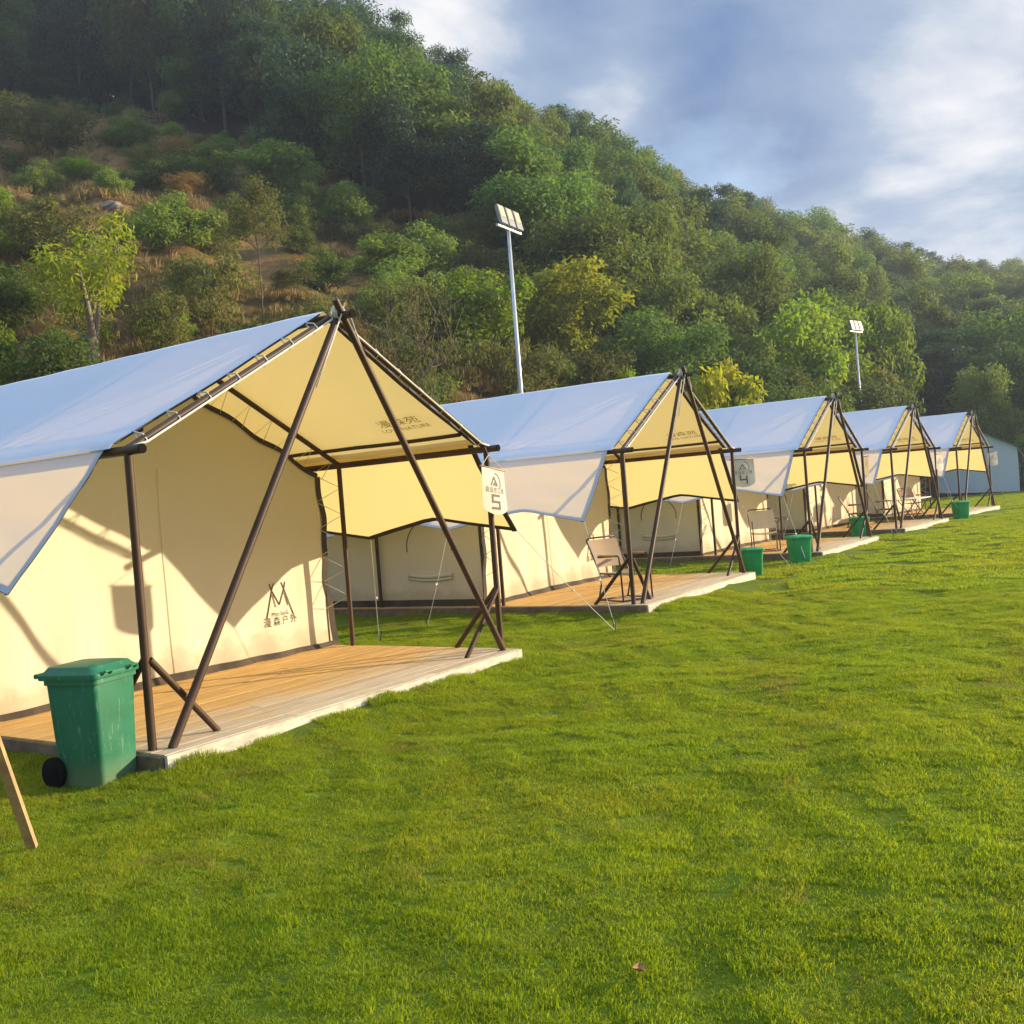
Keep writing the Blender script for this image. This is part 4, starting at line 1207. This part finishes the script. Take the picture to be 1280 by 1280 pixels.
for ix in range(-10, 125):
    for iy in range(-30, 60):
        x = ix * ST + rs.uniform(-.12, .12); y = iy * ST + rs.uniform(-.12, .12)
        d = math.hypot(x, y); az = math.degrees(math.atan2(x, y))
        if d < 14.6 or d > 72 or not 10 < az < 102 or y > 14.6 or in_deck(x, y, .22): continue
        if d > 40 and rs.random() < .3: continue
        pts.append((x, y, float(lawn_h(x, y)))); rots.append(tilt(x, y, .03) if math.hypot(x, y) < 26 else (rs.uniform(-.04, .04), rs.uniform(-.04, .04), rs.uniform(0, 6.28)))
        k = .7 + .6 * hn(x, y); scl.append((1, 1, k))
far = [blade_patch(s, .78, 1300, .025, .010, 1.3) for s in (4, 5)]
scatter('far_grass', pts, rots, scl, far, M['grass_blade'], 'short lawn grass receding along the row of tents')
pts, rots, scl = [], [], []
for _ in range(8000):
    az = rs.uniform(20, 76); df = float(df_of(az)); e = float(edge_of(az)); d = rs.uniform(df, max(e, df + 12) + 3)
    x, y = d * math.sin(R(az)), d * math.cos(R(az))
    k = math.sin(x * .37 + 1.7 * math.sin(y * .29)) + math.sin(y * .51 + x * .13)
    if k < -.5: continue
    pts.append((x, y, float(terrain(x, y)))); rots.append((rs.uniform(-.2, .2), rs.uniform(-.2, .2), rs.uniform(0, 6.28))); s = rs.uniform(.5, 1.25); scl.append((s, s, s))
tuft = [blade_patch(s, .9, 150, .24, .018, .9, 7) for s in (6, 7)]
scatter('dry_grass', pts, rots, scl, tuft, M['dry_blade'], 'dry brown grass and weeds on the slope behind the tents')
# fallen leaf
m = MB(); m.grid([[Vector((a * .05, b * .035 * (1 - a * a), .012 + .02 * a * a + .012 * abs(b))) for b in (-1, -.4, 0, .4, 1)] for a in np.linspace(-.98, .98, 7)])
fl_ = m.build('fallen_leaf', M['dry_leaf'], None, True); fl_.location = (2.92, 1.68, gz(2.92, 1.68) + .03); fl_.rotation_euler = (.25, .1, .5); fl_.scale = (.62, .62, .62)
tag(fl_, 'single dry brown leaf lying on the lawn', 'leaf')

# ------------------------------------------------------------------ haze
t = NT('haze_air'); pv = t.n('ShaderNodeVolumePrincipled'); pv.inputs['Color'].default_value = (.80, .88, 1, 1); pv.inputs['Density'].default_value = HAZE; pv.inputs['Anisotropy'].default_value = .2
t.l(pv.outputs[0], t.out.inputs['Volume'])
if HAZE > 0:
    m = MB(); m.box((40, 10, 41), (720, 720, 88)); hz = m.build('haze', t.m); tag(hz, 'thin pale haze in the valley air', 'haze', None, 'stuff')

# ------------------------------------------------------------------ sky, sun, camera
SUN = Vector((.708, -.660, .236)).normalized()
w = bpy.data.worlds.new('World'); SC.world = w; w.use_nodes = True
nt = w.node_tree; nt.nodes.clear()
def wn(k, **kw):
    nd = nt.nodes.new(k)
    for a, v in kw.items(): setattr(nd, a, v)
    return nd
sky = wn('ShaderNodeTexSky'); sky.sky_type = 'NISHITA'; sky.sun_disc = False
sky.sun_elevation = math.asin(SUN.z); sky.sun_rotation = math.atan2(SUN.x, SUN.y)
sky.air_density = 1.0; sky.dust_density = .8; sky.ozone_density = 1.5
SKY_K = .15
bg = wn('ShaderNodeBackground'); bg.inputs[1].default_value = SKY_K; nt.links.new(sky.outputs[0], bg.inputs[0])
tc = wn('ShaderNodeTexCoord'); sep = wn('ShaderNodeSeparateXYZ'); nt.links.new(tc.outputs['Generated'], sep.inputs[0])
def wm(op, a, b=0.):
    nd = wn('ShaderNodeMath', operation=op)
    for s, v in ((nd.inputs[0], a), (nd.inputs[1], b)):
        if hasattr(v, 'is_linked'): nt.links.new(v, s)
        else: s.default_value = v
    return nd.outputs[0]
zz = wm('ADD', wm('MAXIMUM', sep.outputs[2], 0.), .22)
cb = wn('ShaderNodeCombineXYZ'); nt.links.new(wm('DIVIDE', sep.outputs[0], zz), cb.inputs[0]); nt.links.new(wm('DIVIDE', sep.outputs[1], zz), cb.inputs[1])
def wnoise(scale, det, rough, off, dist=0.):
    mp = wn('ShaderNodeMapping'); mp.inputs['Location'].default_value = off; nt.links.new(cb.outputs[0], mp.inputs['Vector'])
    nd = wn('ShaderNodeTexNoise'); nd.inputs['Scale'].default_value = scale; nd.inputs['Detail'].default_value = det; nd.inputs['Roughness'].default_value = rough; nd.inputs['Distortion'].default_value = dist
    nt.links.new(mp.outputs[0], nd.inputs['Vector']); return nd.outputs['Fac']
def wramp(f, st):
    nd = wn('ShaderNodeValToRGB'); e = nd.color_ramp.elements
    while len(e) < len(st): e.new(.5)
    for el, (p, c) in zip(e, st): el.position = p; el.color = (*c, 1)
    nt.links.new(f, nd.inputs[0]); return nd.outputs[0]
def blob(az, el, w):
    d = Vector((math.sin(R(az)) * math.cos(R(el)), math.cos(R(az)) * math.cos(R(el)), math.sin(R(el))))
    dp = wn('ShaderNodeVectorMath', operation='DOT_PRODUCT'); nt.links.new(tc.outputs['Generated'], dp.inputs[0]); dp.inputs[1].default_value = d
    return wm('POWER', wm('MAXIMUM', dp.outputs['Value'], 0.), 1 / (R(w) ** 2))
cloud_f = wnoise(1.15, 9, .57, (3.1, 1.7, 0), .2)
bright = wm('ADD', wm('ADD', blob(86, 25, 6), wm('MULTIPLY', blob(80, 12, 5), .7)), wm('MULTIPLY', wm('ADD', blob(63, 21.5, 2.2), blob(54, 25.5, 3)), 1.5))
dark = wm('ADD', blob(65, 25, 6), wm('MULTIPLY', blob(71, 19, 4), .5))
cf = wm('SUBTRACT', wm('ADD', cloud_f, wm('MULTIPLY', bright, .13)), wm('MULTIPLY', dark, -.18))
dens = wramp(cf, [(.32, (0, 0, 0)), (.58, (1, 1, 1))])
shade = wm('SUBTRACT', wm('ADD', wnoise(1.7, 9, .58, (7.3, 2.2, 1), .25), wm('MULTIPLY', bright, .11)), wm('MULTIPLY', dark, .10))
ccol = wramp(shade, [(.37, (.10, .22, .48)), (.56, (.32, .44, .64)), (.74, (1.0, .99, 1.0))])
cbk = wn('ShaderNodeBackground'); nt.links.new(ccol, cbk.inputs[0])
up = wn('ShaderNodeMapRange'); up.interpolation_type = 'SMOOTHSTEP'; up.inputs['From Min'].default_value = .50; up.inputs['From Max'].default_value = .85; up.inputs['To Min'].default_value = .45; up.inputs['To Max'].default_value = 1.7
nt.links.new(sep.outputs[2], up.inputs['Value']); nt.links.new(up.outputs[0], cbk.inputs[1])
mx = wn('ShaderNodeMixShader'); nt.links.new(dens, mx.inputs[0]); nt.links.new(bg.outputs[0], mx.inputs[1]); nt.links.new(cbk.outputs[0], mx.inputs[2])
wo = wn('ShaderNodeOutputWorld'); nt.links.new(mx.outputs[0], wo.inputs[0])

sd = bpy.data.lights.new('sun', 'SUN'); sd.energy = 4.8; sd.angle = R(.6); sd.color = (1, .83, .58)
so = bpy.data.objects.new('sun', sd); COL.objects.link(so); so.rotation_euler = SUN.to_track_quat('Z', 'Y').to_euler()

yaw, pitch, roll = .959564057, -.0120431481, -.0777581358
f = Vector((math.sin(yaw) * math.cos(pitch), math.cos(yaw) * math.cos(pitch), math.sin(pitch))); r = Vector((math.cos(yaw), -math.sin(yaw), 0)); u = r.cross(f)
r2 = r * math.cos(roll) + u * math.sin(roll); u2 = -r * math.sin(roll) + u * math.cos(roll)
cd = bpy.data.cameras.new('camera'); cd.sensor_width = 36; cd.lens = 1268.002 / 1280 * 36; cd.clip_start = .05; cd.clip_end = 2000
co = bpy.data.objects.new('camera', cd); COL.objects.link(co)
mw = Matrix.Identity(4)
for i in range(3): mw[i][0] = r2[i]; mw[i][1] = u2[i]; mw[i][2] = -f[i]
mw.translation = (0, 0, 1.6); co.matrix_world = mw
SC.camera = co
SC.view_settings.view_transform = 'Standard'; SC.view_settings.look = 'None'; SC.view_settings.gamma = 1
SC.view_settings.exposure = 1.1
SC.cycles.max_bounces = 6; SC.cycles.diffuse_bounces = 3; SC.cycles.glossy_bounces = 2; SC.cycles.transmission_bounces = 4; SC.cycles.volume_bounces = 0; SC.cycles.transparent_max_bounces = 8
SC.cycles.use_denoising = True
